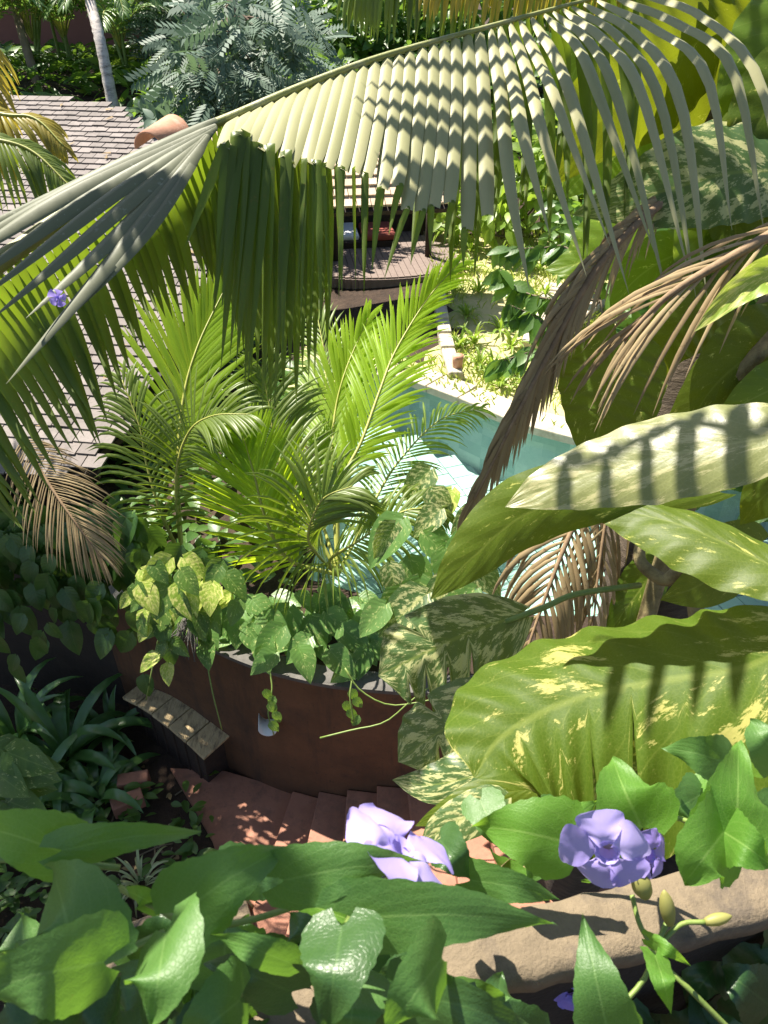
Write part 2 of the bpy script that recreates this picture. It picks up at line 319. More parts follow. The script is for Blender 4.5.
# ---- broad leaves
SH = {'heart': ([0, .04, .12, .28, .48, .7, .86, 1], [.12, .55, .86, 1, .93, .64, .33, 0]),
      'lance': ([0, .05, .15, .3, .48, .7, .86, 1], [.08, .42, .72, .96, 1, .72, .4, 0]),
      'big': ([0, .05, .15, .3, .5, .72, .88, 1], [.1, .5, .84, 1, 1, .84, .5, 0]),
      'vine': ([0, .03, .1, .2, .32, .46, .62, .82, 1], [.3, .74, .98, 1, .88, .72, .54, .26, 0]),
      'petal': ([0, .15, .3, .5, .72, .86, .95, 1], [.22, .3, .45, .74, .98, 1, .82, .35])}
def bigleaf(mids, wl, wr, hint, shape='heart', fold=.12, curl=.25, heart=.12, ripple=0., rk=7, splits=(), sgm=.007, slant=.0, nu=8, nv=26, rough=.0, mb=None, rnd=None, wave=.0):
    """mids: midrib points (world), wl/wr: half widths (m); hint: the way the upper face looks."""
    path = cr(mids, nv); T = tans(path); L = sum((path[i + 1] - path[i]).length for i in range(nv - 1))
    hint = V(hint).normalized(); vv, uv, ff = [], [], []; ph = U(0, 6)
    for i, p in enumerate(path):
        v = i / (nv - 1); S = T[i].cross(hint)
        if S.length < .05: S = T[i].cross(hint + V((.3, .1, .2)))
        S.normalize(); Nn = S.cross(T[i]).normalized()
        for j in range(-nu, nu + 1):
            u = j / nu; au = abs(u); W = wl if j < 0 else wr
            wv = float(np.interp(v, *SH[shape]))
            for (sv, sd, sg) in splits:
                if sg == 0 or sg * j > 0:
                    wv *= 1 - sd * math.exp(-((v - sv) / sgm) ** 2)
            wv *= 1 + rough * math.sin(v * 61 + ph + (3 if j < 0 else 0)) * (1 if au > .8 else .5)
            x = u * wv * W
            z = -curl * W * (au * wv) ** 2 + fold * abs(x) + ripple * W * au * wv * math.sin(6.283 * (v * rk - au * .55)) + wave * W * au * au * math.sin(v * 7 + ph + (2 if j < 0 else 0))
            sh = -heart * L * au ** 1.5 * max(0, 1 - v * 1.6) ** 2 + slant * L * au * wv * min(1, 3 * (1 - v)) 
            vv.append(p + S * x + Nn * z + T[i] * sh); uv.append((u, v))
        if i:
            m_ = 2 * nu + 1
            for j in range(m_ - 1):
                a = (i - 1) * m_ + j; ff.append((a, a + 1, a + m_ + 1, a + m_))
    own = mb is None
    mb = mb or MB(); mb.add(vv, ff, uv, rnd)
    return mb
def tocam(p): return (CAM - p).normalized()
def pxleaf(parent, pts, hwl, hwr, mat, hint=None, name='leaf', **kw):
    """pts: (px, py, depth) along the midrib; hw in pixels."""
    mids = [P(*q) for q in pts]; dm = sum(q[2] for q in pts) / len(pts) / FPX
    h = tocam(mids[len(mids) // 2]) if hint is None else V(hint)
    lab = kw.pop('label', None)
    o = bigleaf(mids, hwl * dm, hwr * dm, h, **kw).build(name, mat, parent)
    if lab: o['label'] = lab
    return o
def tmpl(kind='heart', nv=6, nu=1, fold=.25, droop=.25, wid=.38):
    vv, uv, ff = [], [], []
    for i in range(nv + 1):
        v = i / nv; wv = float(np.interp(v, *SH[kind])) * wid
        for j in range(-nu, nu + 1):
            u = j / nu
            vv.append((u * wv, v - .12 * abs(u) * (1 - v) ** 2, abs(u) * wv * fold - droop * v * v)); uv.append((u, v))
        if i:
            m_ = 2 * nu + 1
            for j in range(m_ - 1):
                a = (i - 1) * m_ + j; ff.append((a, a + 1, a + m_ + 1, a + m_))
    return np.array(vv), ff, uv
def pinnate(n=9, ll=.32, lw=.07):
    vv, uv, ff = [], [], []
    for i in range(n):
        t = .15 + .85 * i / n
        for s in (-1, 1):
            b = np.array([0, t, -.25 * t * t]); d = np.array([s * .8, .6, -.25]); d /= np.linalg.norm(d); q = np.cross(d, [0, 0, 1]); q /= np.linalg.norm(q)
            l_ = ll * (1 - .35 * abs(t - .5)); k = len(vv)
            for (a, c) in ((0, 0), (.4, 1), (.4, -1), (1, 0)): vv.append(b + d * l_ * a + q * lw * c); uv.append((c, a))
            ff += [(k, k + 1, k + 3), (k, k + 3, k + 2)]
    return np.array(vv), ff, uv
def stamp(mb, tm, pos, ydir, zdir, s, rnd=None):
    y = V(ydir).normalized(); x = y.cross(V(zdir))
    if x.length < 1e-3: x = y.cross(V((.3, .5, .8)))
    x.normalize(); z = x.cross(y); A = np.array((x, y, z)) * s
    mb.add(tm[0] @ A + np.array(pos), tm[1], tm[2], rnd)
def rv(s=1.0): return V(rng.normal(0, s, 3))

# ================================================================== SETTING
wall_px = [(-620, 560), (-300, 560), (-60, 566), (60, 580), (130, 605), (205, 645), (260, 668), (320, 683), (380, 690), (440, 693), (500, 692), (570, 688), (660, 672), (800, 640), (1000, 610), (1300, 600)]
ZT = 1.33
wc = [G(x, y, ZT) for x, y in wall_px]
wc = cr(wc, 110)
def wall_y(x):
    return float(np.interp(x, [p.x for p in wc], [p.y for p in wc]))
# lower ground
g = MB(); g.add([(-90, -60, 0), (90, -60, 0), (90, 5.5, 0), (-90, 5.5, 0)], [(0, 1, 2, 3)])
g.build('ground', 'soil', kind='structure')
# pool outline
far = [G(x, y, 1.25) for x, y in ((352, 373), (400, 376), (462, 399), (520, 424), (640, 455), (800, 480), (1000, 500))]
near = [V((-.55, 4.3, 1.25)), V((.2, 4.0, 1.25)), V((1.3, 3.9, 1.25)), V((3.2, 4.0, 1.25)), V((4.2, 4.3, 1.25))]
pool = [V((p.x, p.y, 0)) for p in far] + [V((p.x, p.y, 0)) for p in reversed(near)]
def inpoly(x, y, poly):
    c = False; n = len(poly)
    for i in range(n):
        a, b = poly[i], poly[i - 1]
        if (a[1] > y) != (b[1] > y) and x < (b[0] - a[0]) * (y - a[1]) / (b[1] - a[1]) + a[0]: c = not c
    return c
def sst(a, b, x): t = min(1, max(0, (x - a) / (b - a))); return t * t * (3 - 2 * t)
def hgt(x, y):
    z = 1.25 + 1.85 * sst(10.6 + 2.4 * sst(-2.6, -1.6, x), 14.5 + 2 * sst(-2.6, -1.6, x), y) + .25 * sst(9, 11, y) * sst(1.0, -3, -abs(x - 3)) 
    z += sst(22, 60, y) * 3
    if y > 8: z += .05 * math.sin(x * 1.7) * math.cos(y * 1.3)
    return z
pts2, edges = [], []
def loop(poly, closed):
    s = len(pts2); pts2.extend([V((p[0], p[1])) for p in poly])
    for i in range(len(poly) - (0 if closed else 1)): edges.append((s + i, s + (i + 1) % len(poly)))
loop(pool, True)
outer = [(p.x, p.y + .07) for p in wc] + [(90, 5.4), (90, 160), (-90, 160), (-90, 5.4)]
loop(outer, True)
for gx in np.arange(-12, 12.1, .5):
    for gy in np.arange(5, 24, .5): pts2.append(V((gx + U(-.1, .1), gy + U(-.1, .1))))
for gx in range(-80, 81, 8):
    for gy in range(26, 150, 8): pts2.append(V((gx, gy)))
r = delaunay_2d_cdt(pts2, edges, [], 0, 1e-4)
tm_ = MB(); fs = []
for f in r[2]:
    cx = sum(r[0][i].x for i in f) / 3; cy = sum(r[0][i].y for i in f) / 3
    if inpoly(cx, cy, pool) or not inpoly(cx, cy, outer): continue
    fs.append(tuple(f))
tm_.add([(p.x, p.y, hgt(p.x, p.y)) for p in r[0]], fs)
ter = tm_.build('terrain', 'lawn', kind='structure')
ter.data.materials.append(M['soil'])
for pl in ter.data.polygons:
    c = pl.center + ter.location
    if c.y < 5.0 or c.x < -1.2 or c.y > 12.6 or (c.y < 7 and c.x < 0) or (c.x < .75 and 8.2 < c.y): pl.material_index = 1
# pool shell and water
pr = thing('swimming_pool', (1.2, 5.5, .2), 'turquoise tiled swimming pool with pale stone coping behind the planter', 'swimming pool')
pw = MB(); n = len(pool)
for i in range(n):
    a, b = pool[i], pool[(i + 1) % n]; L = (b - a).length; k = max(1, round(L / .14)); kk = 7
    for q in range(k):
        p0, p1 = a.lerp(b, q / k), a.lerp(b, (q + 1) / k)
        for z in range(kk):
            z0, z1 = .2 + 1.05 * z / kk, .2 + 1.05 * (z + 1) / kk
            pw.add([(p0.x, p0.y, z0), (p1.x, p1.y, z0), (p1.x, p1.y, z1), (p0.x, p0.y, z1)], [(0, 1, 2, 3)])
pw.build('wall', 'pool_tile', pr, smooth=False)
fl = MB(); ca, sa = math.cos(.35), math.sin(.35)
for i in range(-30, 50):
    for j in range(-30, 60):
        s = .2; x0 = i * s; y0 = j * s + (.1 if i % 2 else 0)
        x, y = 1 + ca * x0 - sa * y0, 5.5 + sa * x0 + ca * y0
        if not inpoly(x, y, pool): continue
        dd = 9
        for q in range(len(far) - 1):
            A, B = far[q], far[q + 1]; ab = V((B.x - A.x, B.y - A.y)); t = max(0, min(1, ((x - A.x) * ab.x + (y - A.y) * ab.y) / ab.length_squared))
            dd = min(dd, math.hypot(x - A.x - t * ab.x, y - A.y - t * ab.y))
        z = .95 if dd > .6 else .5
        h = s * .475
        fl.add([(x + ca * a - sa * b, y + sa * a + ca * b, z + U(-.002, .002)) for a, b in ((-h, -h), (h, -h), (h, h), (-h, h))] +
               [(x + ca * a - sa * b, y + sa * a + ca * b, z - .6) for a, b in ((-h, -h), (h, -h), (h, h), (-h, h))], [(0, 1, 2, 3), (0, 4, 5, 1), (1, 5, 6, 2), (2, 6, 7, 3), (3, 7, 4, 0)])
fl.build('floor', 'pool_tile', pr, smooth=False)
for i in range(len(far) - 1):
    a, b = far[i], far[i + 1]; L = (b - a).length; k = max(1, round(L / .55)); D = (b - a).normalized(); Nn = V((-D.y, D.x, 0))
    for q in range(k):
        m_ = MB(); c = a.lerp(b, (q + .5) / k) + Nn * .1
        box(m_, (c.x, c.y, 1.255), L / k - .012, U(.34, .4), .09, D, Nn); bev(m_.build('coping_stone', 'stone', pr, smooth=False), .012)
wt = MB(); wt.add([(p.x, p.y, 1.19) for p in pool], [tuple(range(n))]); wt.f = [f if sum(pool[i].x * pool[(i + 1) % n].y - pool[(i + 1) % n].x * pool[i].y for i in range(n)) > 0 else f[::-1] for f in wt.f]; wt.build('water', 'water', kind='structure')

# walls
def wall_strip(i0, i1, z0, z1, th, mb, off=0):
    for i in range(i0, i1):
        a, b = wc[i], wc[i + 1]
        na = (wc[min(i + 1, len(wc) - 1)] - wc[max(i - 1, 0)]).normalized(); nb = (wc[min(i + 2, len(wc) - 1)] - wc[i]).normalized()
        na = V((-na.y, na.x, 0)); nb = V((-nb.y, nb.x, 0))
        q = []
        for p, nn in ((a, na), (b, nb)):
            for o in (off, off + th):
                for z in (z0, z1): q.append((p.x + nn.x * o, p.y + nn.y * o, z))
        f = [(0, 4, 5, 1), (2, 3, 7, 6), (1, 5, 7, 3), (0, 2, 6, 4)]
        if i == i0: f.append((0, 1, 3, 2))
        if i == i1 - 1: f.append((4, 6, 7, 5))
        mb.add(q, f, rnd=.5)
spl = min(range(len(wc)), key=lambda i: abs(wc[i].x - G(95, 592, ZT).x))
pl = thing('planter_wall', (0, 3.3, 0), 'curved chocolate brown rendered planter wall rising beside the terracotta steps', 'wall')
m_ = MB(); wall_strip(spl, len(wc) - 12, -.02, ZT - .03, .13, m_); m_.build('wall', 'planter', pl, smooth=False)
m_ = MB(); wall_strip(spl, len(wc) - 12, ZT - .029, ZT, .15, m_, -.004); m_.build('coping', 'planter_rim', pl, smooth=False)
sp = G(262, 714, .95); sp.y = wall_y(sp.x); 
q = P(267, 716, (sp - CAM).dot(FW))
m_ = MB(); vv = []; kx = 12
ax = V((.1, -1, -.25)).normalized(); 
for i in range(2):
    for j in range(kx + 1):
        a = math.pi * j / kx; vv.append(V((q.x, wall_y(q.x) - .005, q.z)) + ax * (.12 * i) + V((math.cos(a), 0, 0)) * .055 + V((0, 0, -math.sin(a) * .06)))
m_.add(vv, [(j, j + 1, j + kx + 2, j + kx + 1) for j in range(kx)]); o = m_.build('drain_spout', 'plastic', pl); so = o.modifiers.new('s', 'SOLIDIFY'); so.thickness = .006
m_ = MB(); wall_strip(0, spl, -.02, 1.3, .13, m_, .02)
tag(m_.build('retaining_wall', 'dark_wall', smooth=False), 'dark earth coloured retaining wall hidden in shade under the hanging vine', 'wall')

# path with steps (climbs to the right around the wall)
pa = MB(); 
left_edge = [(170, 768), (183, 790), (198, 815), (212, 840), (222, 870), (215, 905), (195, 940), (170, 980)]
right_w = [(182, 768), (225, 775), (262, 786), (300, 799)]
poly = [G(x, y, .03) for x, y in left_edge] + [G(330, 1000, .03), G(340, 900, .03), G(322, 830, .03), G(312, 800, .03), G(262, 782, .03), G(225, 771, .03)]
poly = [V((p.x, p.y, .03)) for p in poly]
k = len(poly); pa.add(poly + [V((p.x, p.y, -.02)) for p in poly], [tuple(range(k))[::-1]] + [(i, (i + 1) % k, k + (i + 1) % k, k + i) for i in range(k)])
pa.build('path', 'terracotta', kind='structure', smooth=False)
st = thing('terracotta_steps', (.3, 2.9, 0), 'flight of terracotta tiled steps curving up along the brown planter wall', 'steps')
cx, cy = None, None
s0 = min(range(len(wc)), key=lambda i: abs(wc[i].x - G(296, 800, 0).x))
arc = [wc[s0]]; acc = 0
def along(dist):
    acc = 0
    for i in range(s0, len(wc) - 1):
        l_ = (wc[i + 1] - wc[i]).length
        if acc + l_ >= dist:
            p = wc[i].lerp(wc[i + 1], (dist - acc) / l_); d = (wc[i + 1] - wc[i]).normalized(); return p, d
        acc += l_
for k in range(9):
    p0, d0 = along(k * .21); p1, d1 = along((k + 1) * .21 + .015)
    n0 = V((d0.y, -d0.x, 0)); n1 = V((d1.y, -d1.x, 0)); zt = .09 + .085 * k; zb = zt - .16 if k else -.02
    e = .008; W = 1.0
    q = [p0 + n0 * e, p1 + n1 * e, p1 + n1 * W + d1 * .12, p0 + n0 * W + d0 * .12]
    m_ = MB(); vv = [(a.x, a.y, zb) for a in q] + [(a.x, a.y, zt + .003 * k * 0) for a in q]
    m_.add(vv, [(3, 2, 1, 0), (4, 5, 6, 7), (0, 1, 5, 4), (1, 2, 6, 5), (2, 3, 7, 6), (3, 0, 4, 7)])
    bev(m_.build('step', 'terracotta', st, smooth=False), .008)
# low border slab seen lower left
m_ = MB(); a, b = G(92, 962, .22), G(236, 902, .22); D = (b - a).normalized(); c = (a + b) / 2; Y_ = V((-D.y, D.x, 0))
box(m_, (c.x, c.y, .11) , (b - a).length * 1.15, .3, .22, D, Y_)
tag(bev(m_.build('border_wall', 'ledge', smooth=False), .02), 'low brown masonry border wall of the planting bed behind the foreground leaves', 'wall')
for i, (x, y, r_) in enumerate(((134, 782, .2), (128, 803, .5))):
    m_ = MB(); c = G(x, y, .1); box(m_, c, .22, .1, .12, V((math.cos(r_), math.sin(r_), 0)), V((-math.sin(r_), math.cos(r_), 0)))
    tag(bev(m_.build('brick', 'terracotta', smooth=False), .008), ('red edging brick lying beside the strappy plant nearer the wooden hatch', 'red edging brick half buried among ground cover below the other brick')[i], 'brick', 'edging bricks in the bed')

# wooden hatch box
def box_build():
    A, B, C_ = G(124, 698, .40), G(206, 760, .40), G(234, 721, .40)
    X = (B - A); Lx = X.length; X.normalize(); Y = (C_ - B); Y = (Y - X * Y.dot(X)); Ly = Y.length * 1.0; Y.normalize()
    root = thing('wooden_hatch', ((A.x + C_.x) / 2, (A.y + C_.y) / 2, 0), 'dark wooden box with a weathered plank lid against the planter wall', 'wooden box')
    nb = 5; lid = MB(); Z = V((0, 0, 1)); tilt = .0
    for i in range(nb):
        wx = Lx / nb; c = A + X * (wx * (i + .5)) + Y * (Ly / 2 + U(-.012, .012)) + V((0, 0, .015 + .07 * math.sin(math.pi * (i + .5) / nb)))
        an = math.cos(math.pi * (i + .5) / nb) * .3
        Xs = (X + Z * an).normalized(); box(lid, c, wx * .975, Ly + U(.0, .03), .03, Xs, Y)
    bev(lid.build('lid', 'wood_top', root, smooth=False), .006)
    bd = MB(); c = A + X * Lx / 2 + Y * Ly / 2; box(bd, (c.x, c.y, .19), Lx * .84, Ly * .84, .4, X, Y)
    for i in range(6):
        for s in (-1,):
            p = c + Y * (s * Ly * .425) + X * (Lx * .8 * ((i + .5) / 6 - .5)); box(bd, (p.x, p.y, .19), .02, .02, .34, X, Y)
    bev(bd.build('body', 'wood_dark', root, smooth=False), .006)  # near black sides: their deep shade is put into the colour
box_build()

# ---- house roof on the left: a sloped plane with tiles
def roof_plane(origin, e_u, e_v): 
    nrm = e_u.cross(e_v).normalized()
    def hit(px, py):
        r = (P(px, py, 1) - CAM); t = (origin - CAM).dot(nrm) / r.dot(nrm); p = CAM + r * t - origin
        return p.dot(e_u), p.dot(e_v)
    return hit, nrm
hs = thing('tiled_house', (-3.5, 8, 0), 'house with a sunlit pinkish brown tiled roof below the palms', 'house')
yaw = R_(-9); eu = V((math.cos(yaw), math.sin(yaw), 0)); ev0 = V((-math.sin(yaw), math.cos(yaw), 0)); slope = R_(16)
ev = (ev0 * math.cos(slope) + V((0, 0, math.sin(slope)))).normalized(); org = V((-1.9, 5.15, 1.7))
hit, rn_ = roof_plane(org, eu, ev)
polypx = [(-260, 70), (18, 96), (60, 99), (112, 106), (146, 128), (190, 150), (236, 178), (222, 250), (180, 330), (132, 404), (134, 424), (100, 450), (96, 472), (-260, 490)]
rp = [hit(*q) for q in polypx]
tl = MB(); tw, te = .17, .135
us = [q[0] for q in rp]; vs2 = [q[1] for q in rp]
j = 0; v = min(vs2)
while v < max(vs2):
    u = min(us) + (tw / 2 if j % 2 else 0) + U(-.012, .012)
    while u < max(us):
        if inpoly(u + tw / 2, v + te * .5, rp):
            a = org + eu * (u + .004 + U(0, .004)) + ev * (v + U(-.014, .014)); X = eu * (tw - .009); Y = ev * te * 1.25; z0 = rn_ * (.024 + U(0, .006)); z1 = rn_ * .008; d = rn_ * .016
            tl.add([a + z0, a + X + z0, a + X + Y + z1, a + Y + z1, a + z0 - d, a + X + z0 - d, a + X + Y + z1 - d, a + Y + z1 - d],
                   [(0, 1, 2, 3), (0, 4, 5, 1), (1, 5, 6, 2), (3, 7, 4, 0)])
        u += tw
    v += te; j += 1
rf = tl.build('roof', 'tile', hs, smooth=False)
ud = MB(); pp = [org + eu * a + ev * b - rn_ * .03 for a, b in rp]; k = len(pp)
ud.add(pp + [p - rn_ * .06 for p in pp], [tuple(range(k)), tuple(range(k, 2 * k))[::-1]] + [(i, k + i, k + (i + 1) % k, (i + 1) % k) for i in range(k)])
ud.build('roof_board', 'wood_dark', rf, smooth=False)
ww = MB(); c = org + eu * -2.2 + ev0 * .9
box(ww, (c.x, c.y, .85), 4.0, .2, 1.7, eu, ev0); c = org + eu * -.35 + ev0 * 2.2; box(ww, (c.x, c.y, 1.0), .2, 2.4, 2.0, eu, ev0)
ww.build('wall', 'facade_dark', hs, smooth=False)
rc = MB()
a = P(150, 150, 8.3); b = P(176, 132, 8.7)
def half(mb, a, b, r_, th=.02):
    D = (b - a).normalized(); S = D.cross(V((0, 0, 1))).normalized(); Z = S.cross(D); kk = 12; vv = []
    for p in (a, b):
        for rr_ in (r_, r_ - th):
            for j in range(kk + 1):
                an = math.pi * j / kk; vv.append(p + S * rr_ * math.cos(an) + Z * rr_ * math.sin(an))
    q = kk + 1; f = []
    for j in range(kk):
        f += [(j, j + 1, 2 * q + j + 1, 2 * q + j), (q + j, 3 * q + j, 3 * q + j + 1, q + j + 1), (j, q + j, q + j + 1, j + 1), (2 * q + j, 2 * q + j + 1, 3 * q + j + 1, 3 * q + j)]
    mb.add(vv, f)
half(rc, a, b, .19); rc.build('ridge_tile', 'cap', rf)

m_ = MB()
for i in range(110):
    a, b = U(-3.5, .3), U(.3, 6.5)
    if inpoly(a, b, rp): stamp(m_, (np.array([(-.2, 0, 0), (0, .5, .08), (.2, 0, 0), (0, 1, 0.02)]), [(0, 1, 2), (0, 3, 1), (1, 3, 2)], [(0, 0)] * 4), org + eu * a + ev * b + rn_ * .04, eu * U(-1, 1) + ev * U(-1, 1), rn_, U(.06, .14))
m_.build('leaf_litter', 'frond_dry', kind='stuff')
# ---- pavilion with deck behind the frond
pv = thing('garden_pavilion', (-.3, 11.3, 1.3), 'open timber pavilion with a tan tiled roof and dark plank deck', 'pavilion')
eo = V((-.85, 9.3, 2.62)); yaw2 = R_(8); pu = V((math.cos(yaw2), math.sin(yaw2), 0)); pv0 = V((-math.sin(yaw2), math.cos(yaw2), 0)); sl = R_(28)
pvv = pv0 * math.cos(sl) + V((0, 0, math.sin(sl))); pn = pu.cross(pvv).normalized()
tl = MB()
for j in range(8):
    for i in range(-9, 9):
        a = eo + pu * (i * .17 + (.085 if j % 2 else 0) + .2) + pvv * (j * .17 + U(-.006, .006)); X = pu * .162; Y = pvv * .21
        tl.add([a + pn * .05, a + X + pn * .05, a + X + Y + pn * .012, a + Y + pn * .012, a + pn * .02, a + X + pn * .02], [(0, 1, 2, 3), (0, 4, 5, 1)])
r2 = tl.build('roof', 'tile_tan', pv, smooth=False)
ub = MB(); c = eo + pu * .2 + pvv * .68 - pn * .05; box(ub, c, 3.1, 1.42, .06, pu, pvv); ub.build('ceiling_board', 'wood_dark', r2, smooth=False)
dk = MB(); dc = G(385, 252, 1.5)
NP = 24
for i in range(NP):
    x_ = -1.15 + 2.15 * (i + .5) / NP; fr_ = -.9 - .28 * (1 - ((i + .5) / NP * 2 - 1) ** 2)
    a_ = dc + pu * x_ + pv0 * ((fr_ + 1.0) / 2); box(dk, (a_.x, a_.y, 1.5), 2.15 / NP - .008, 1.0 - fr_, .05, pu, pv0)
    e_ = dc + pu * x_ + pv0 * (fr_ - .012); box(dk, (e_.x, e_.y, 1.43), 2.15 / NP, .03, .15, pu, pv0)
dk.build('deck', 'deck', pv, smooth=False)
for x, y in ((336, 262), (428, 258), (330, 232), (420, 236)):
    c = G(x, y, 1.5); m_ = MB(); tube(m_, [(c.x, c.y, 1.0), (c.x, c.y, 2.75)], .05, 10); m_.build('post', 'wood_dark', pv)
bk = MB(); c = dc + pv0 * .95 + pu * -.2; box(bk, (c.x, c.y, 1.9), 2.2, .08, 1.5, pu, pv0); bk.build('back_wall', 'wood_dark', pv, smooth=False)
db = thing('daybed', G(372, 236, 1.45), 'low daybed with white and red cushions inside the pavilion', 'daybed')
m_ = MB(); c = dc + pu * -.35 + pv0 * .55; box(m_, (c.x, c.y, 1.52), 1.1, .8, .2, pu, pv0); bev(m_.build('base', 'wood_dark', db, smooth=False), .02)
m_ = MB(); box(m_, (c.x - .25, c.y - .02, 1.66), .5, .7, .09, pu, pv0); bev(m_.build('cushion', 'cushion_white', db, smooth=False), .04, 3)
m_ = MB(); box(m_, (c.x + .3, c.y - .02, 1.67), .5, .7, .1, pu, pv0); bev(m_.build('cushion', 'cushion_red', db, smooth=False), .04, 3)

# far building
fb = thing('far_building', (-2, 19, 3.2), 'reddish brown building wall behind the palms at the top', 'building')
m_ = MB(); box(m_, (-7.5, 19.5, 3.6), 11, .4, 3.2); m_.build('wall', 'facade', fb, smooth=False)
m_ = MB(); box(m_, (-7.5, 19.2, 5.5), 12, 2, .6); m_.build('roof', 'facade_dark', fb, smooth=False)
m_ = MB(); box(m_, (-4.0, 19.27, 4.2), .9, .06, 1.1); m_.build('window', 'facade_dark', fb, smooth=False)

# stone borders on the bank
for i, pxs in enumerate(([(438, 292), (441, 316), (447, 345), (456, 376)], [(556, 288), (548, 305), (540, 325), (534, 345)], [(600, 296), (580, 312), (566, 330)])):
    q = [G(x, y, 1.32) for x, y in pxs]; m_ = MB(); path_ = cr(q, 8)
    rt = thing('stone_edging', (path_[3].x, path_[3].y, 1.25), ('pale stone edging running back from the pool corner to the deck', 'row of pale stone slabs set in the bank beside the dry frond', 'weathered stone slabs further right on the grassy bank')[i], 'stone edging', 'stone edging on the bank')
    for a, b in zip(path_[:-1], path_[1:]):
        D = (b - a); L = D.length; D.normalize(); m_ = MB(); c = (a + b) / 2; box(m_, (c.x, c.y, hgt(c.x, c.y) + .05), L * .97, (.16, .3, .26)[i], .13, D, V((-D.y, D.x, 0)))
        bev(m_.build('stone_block', 'stone', rt, smooth=False), .02)
# clay pot
cp = G(457, 372, 1.3); m_ = MB(); tube(m_, [(cp.x, cp.y, 1.3), (cp.x, cp.y, 1.34), (cp.x, cp.y, 1.45), (cp.x, cp.y, 1.5), (cp.x, cp.y, 1.5)], lambda t: (.05 + .02 * t), 14)
tag(m_.build('clay_pot', 'cap'), 'small terracotta pot standing on the pool corner coping', 'pot')

# ================================================================== PALMS
def pxf(parent, pp, n, L, wd, hint, **kw): return frond(parent, [P(*q) for q in pp], n, L, wd, hint, **kw)
# ---- big frond crossing the top of the picture
cp1 = thing('coconut_palm', P(-420, 620, 1.9), 'coconut palm whose huge frond arches across the top in striped sunlight', 'palm tree')
rach_px = [(-520, 640, 2.0), (-300, 480, 1.95), (-120, 345, 1.95), (0, 262, 2.0), (100, 190, 2.1), (185, 138, 2.2), (240, 113, 2.25), (310, 83, 2.3), (384, 56, 2.35), (480, 29, 2.42), (560, 7, 2.5), (640, -14, 2.6)]
RP = [P(*q) for q in rach_px]; rpath = cr(RP, 120)
m_ = MB(); tube(m_, rpath, lambda t: (.055 * (1 - t / .42) + .012 * t / .42 if t < .42 else .012 * (1 - (t - .42) / .58) + .004), 8)
big = m_.build('frond', 'petiole', cp1)
rp2 = cr([V(q) for q in rach_px], 600)
def rat(x): return min(rp2, key=lambda q: abs(q.x - x))
KN = np.array([  # rachis x, bend x, y, end x, y
 (236, 222, 138, 196, 250), (255, 233, 142, 216, 330), (280, 254, 148, 240, 385), (305, 278, 152, 268, 400), (330, 304, 158, 300, 360),
 (360, 335, 165, 338, 318), (390, 370, 184, 358, 296), (420, 408, 200, 396, 285), (450, 442, 216, 432, 262), (475, 480, 222, 480, 270),
 (498, 520, 150, 545, 275), (520, 556, 120, 606, 275), (545, 606, 106, 655, 272), (562, 640, 100, 684, 292), (580, 676, 92, 704, 296),
 (598, 706, 84, 732, 240), (616, 738, 76, 772, 266), (636, 772, 66, 812, 250)], dtype=float)
top = MB(); hang = MB()
xs = list(np.arange(238, 492, 11.5)) + [500, 511, 521, 532, 545, 554, 563, 573, 584, 598, 614, 632]
for i, x in enumerate(xs):
    q = rat(x); B = np.array([np.interp(x, KN[:, 0], KN[:, c]) for c in (1, 2, 3, 4)])
    d0 = q.z; soft = x > 485
    jx, jy = U(-4, 4), random.gauss(0, 9)
    p0 = P(q.x, q.y + 2, d0 - .005); db_ = d0 - (.22 if not soft else .26); pb = P(B[0] + jx, B[1] + jy, db_); pe = P(B[2] + jx + U(-4, 4), B[3] + jy * 2 + U(-15, 15), db_ + .03)
    rnd = U(.2, 1)
    up_ = (tocam(p0) * .55 + V((0, 0, 1))).normalized()
    if soft:
        mid = P((q.x + B[0]) / 2 + 2, (q.y + B[1]) / 2 - (16 if x > 540 else 6), (d0 + db_) / 2)
        pth = cr([p0, mid, pb, pe], 14); blade(top, pth, U(.033, .041), up_, .3, .12, rnd)
    else:
        mid = P((q.x + B[0]) / 2 + 1, (q.y + B[1]) / 2 - 4, (d0 + db_) / 2 - .01)
        pth = cr([p0, mid, pb], 9); blade(top, pth, .0445, up_, .27, .05, rnd, blunt=True)
        # folded tip hanging below: two narrow pieces
        for kx in range(random.choice((1, 2, 2)) if x < 400 else random.choice((0, 1, 1))):
            e2 = pe + V((U(-.03, .03), U(-.02, .02), U(-.06, .08)))
            st_ = pb + V((U(-.012, .012), .006, .004)); crn = st_ + V((0, -.008, -.01))
            blade(hang, cr([st_, crn, st_.lerp(e2, .4) + V((0, .01, 0)), e2], 10), U(.022, .04) if x < 330 else U(.016, .026), (tocam(pb) + rv(.4)), .2, .15)
basal = MB()
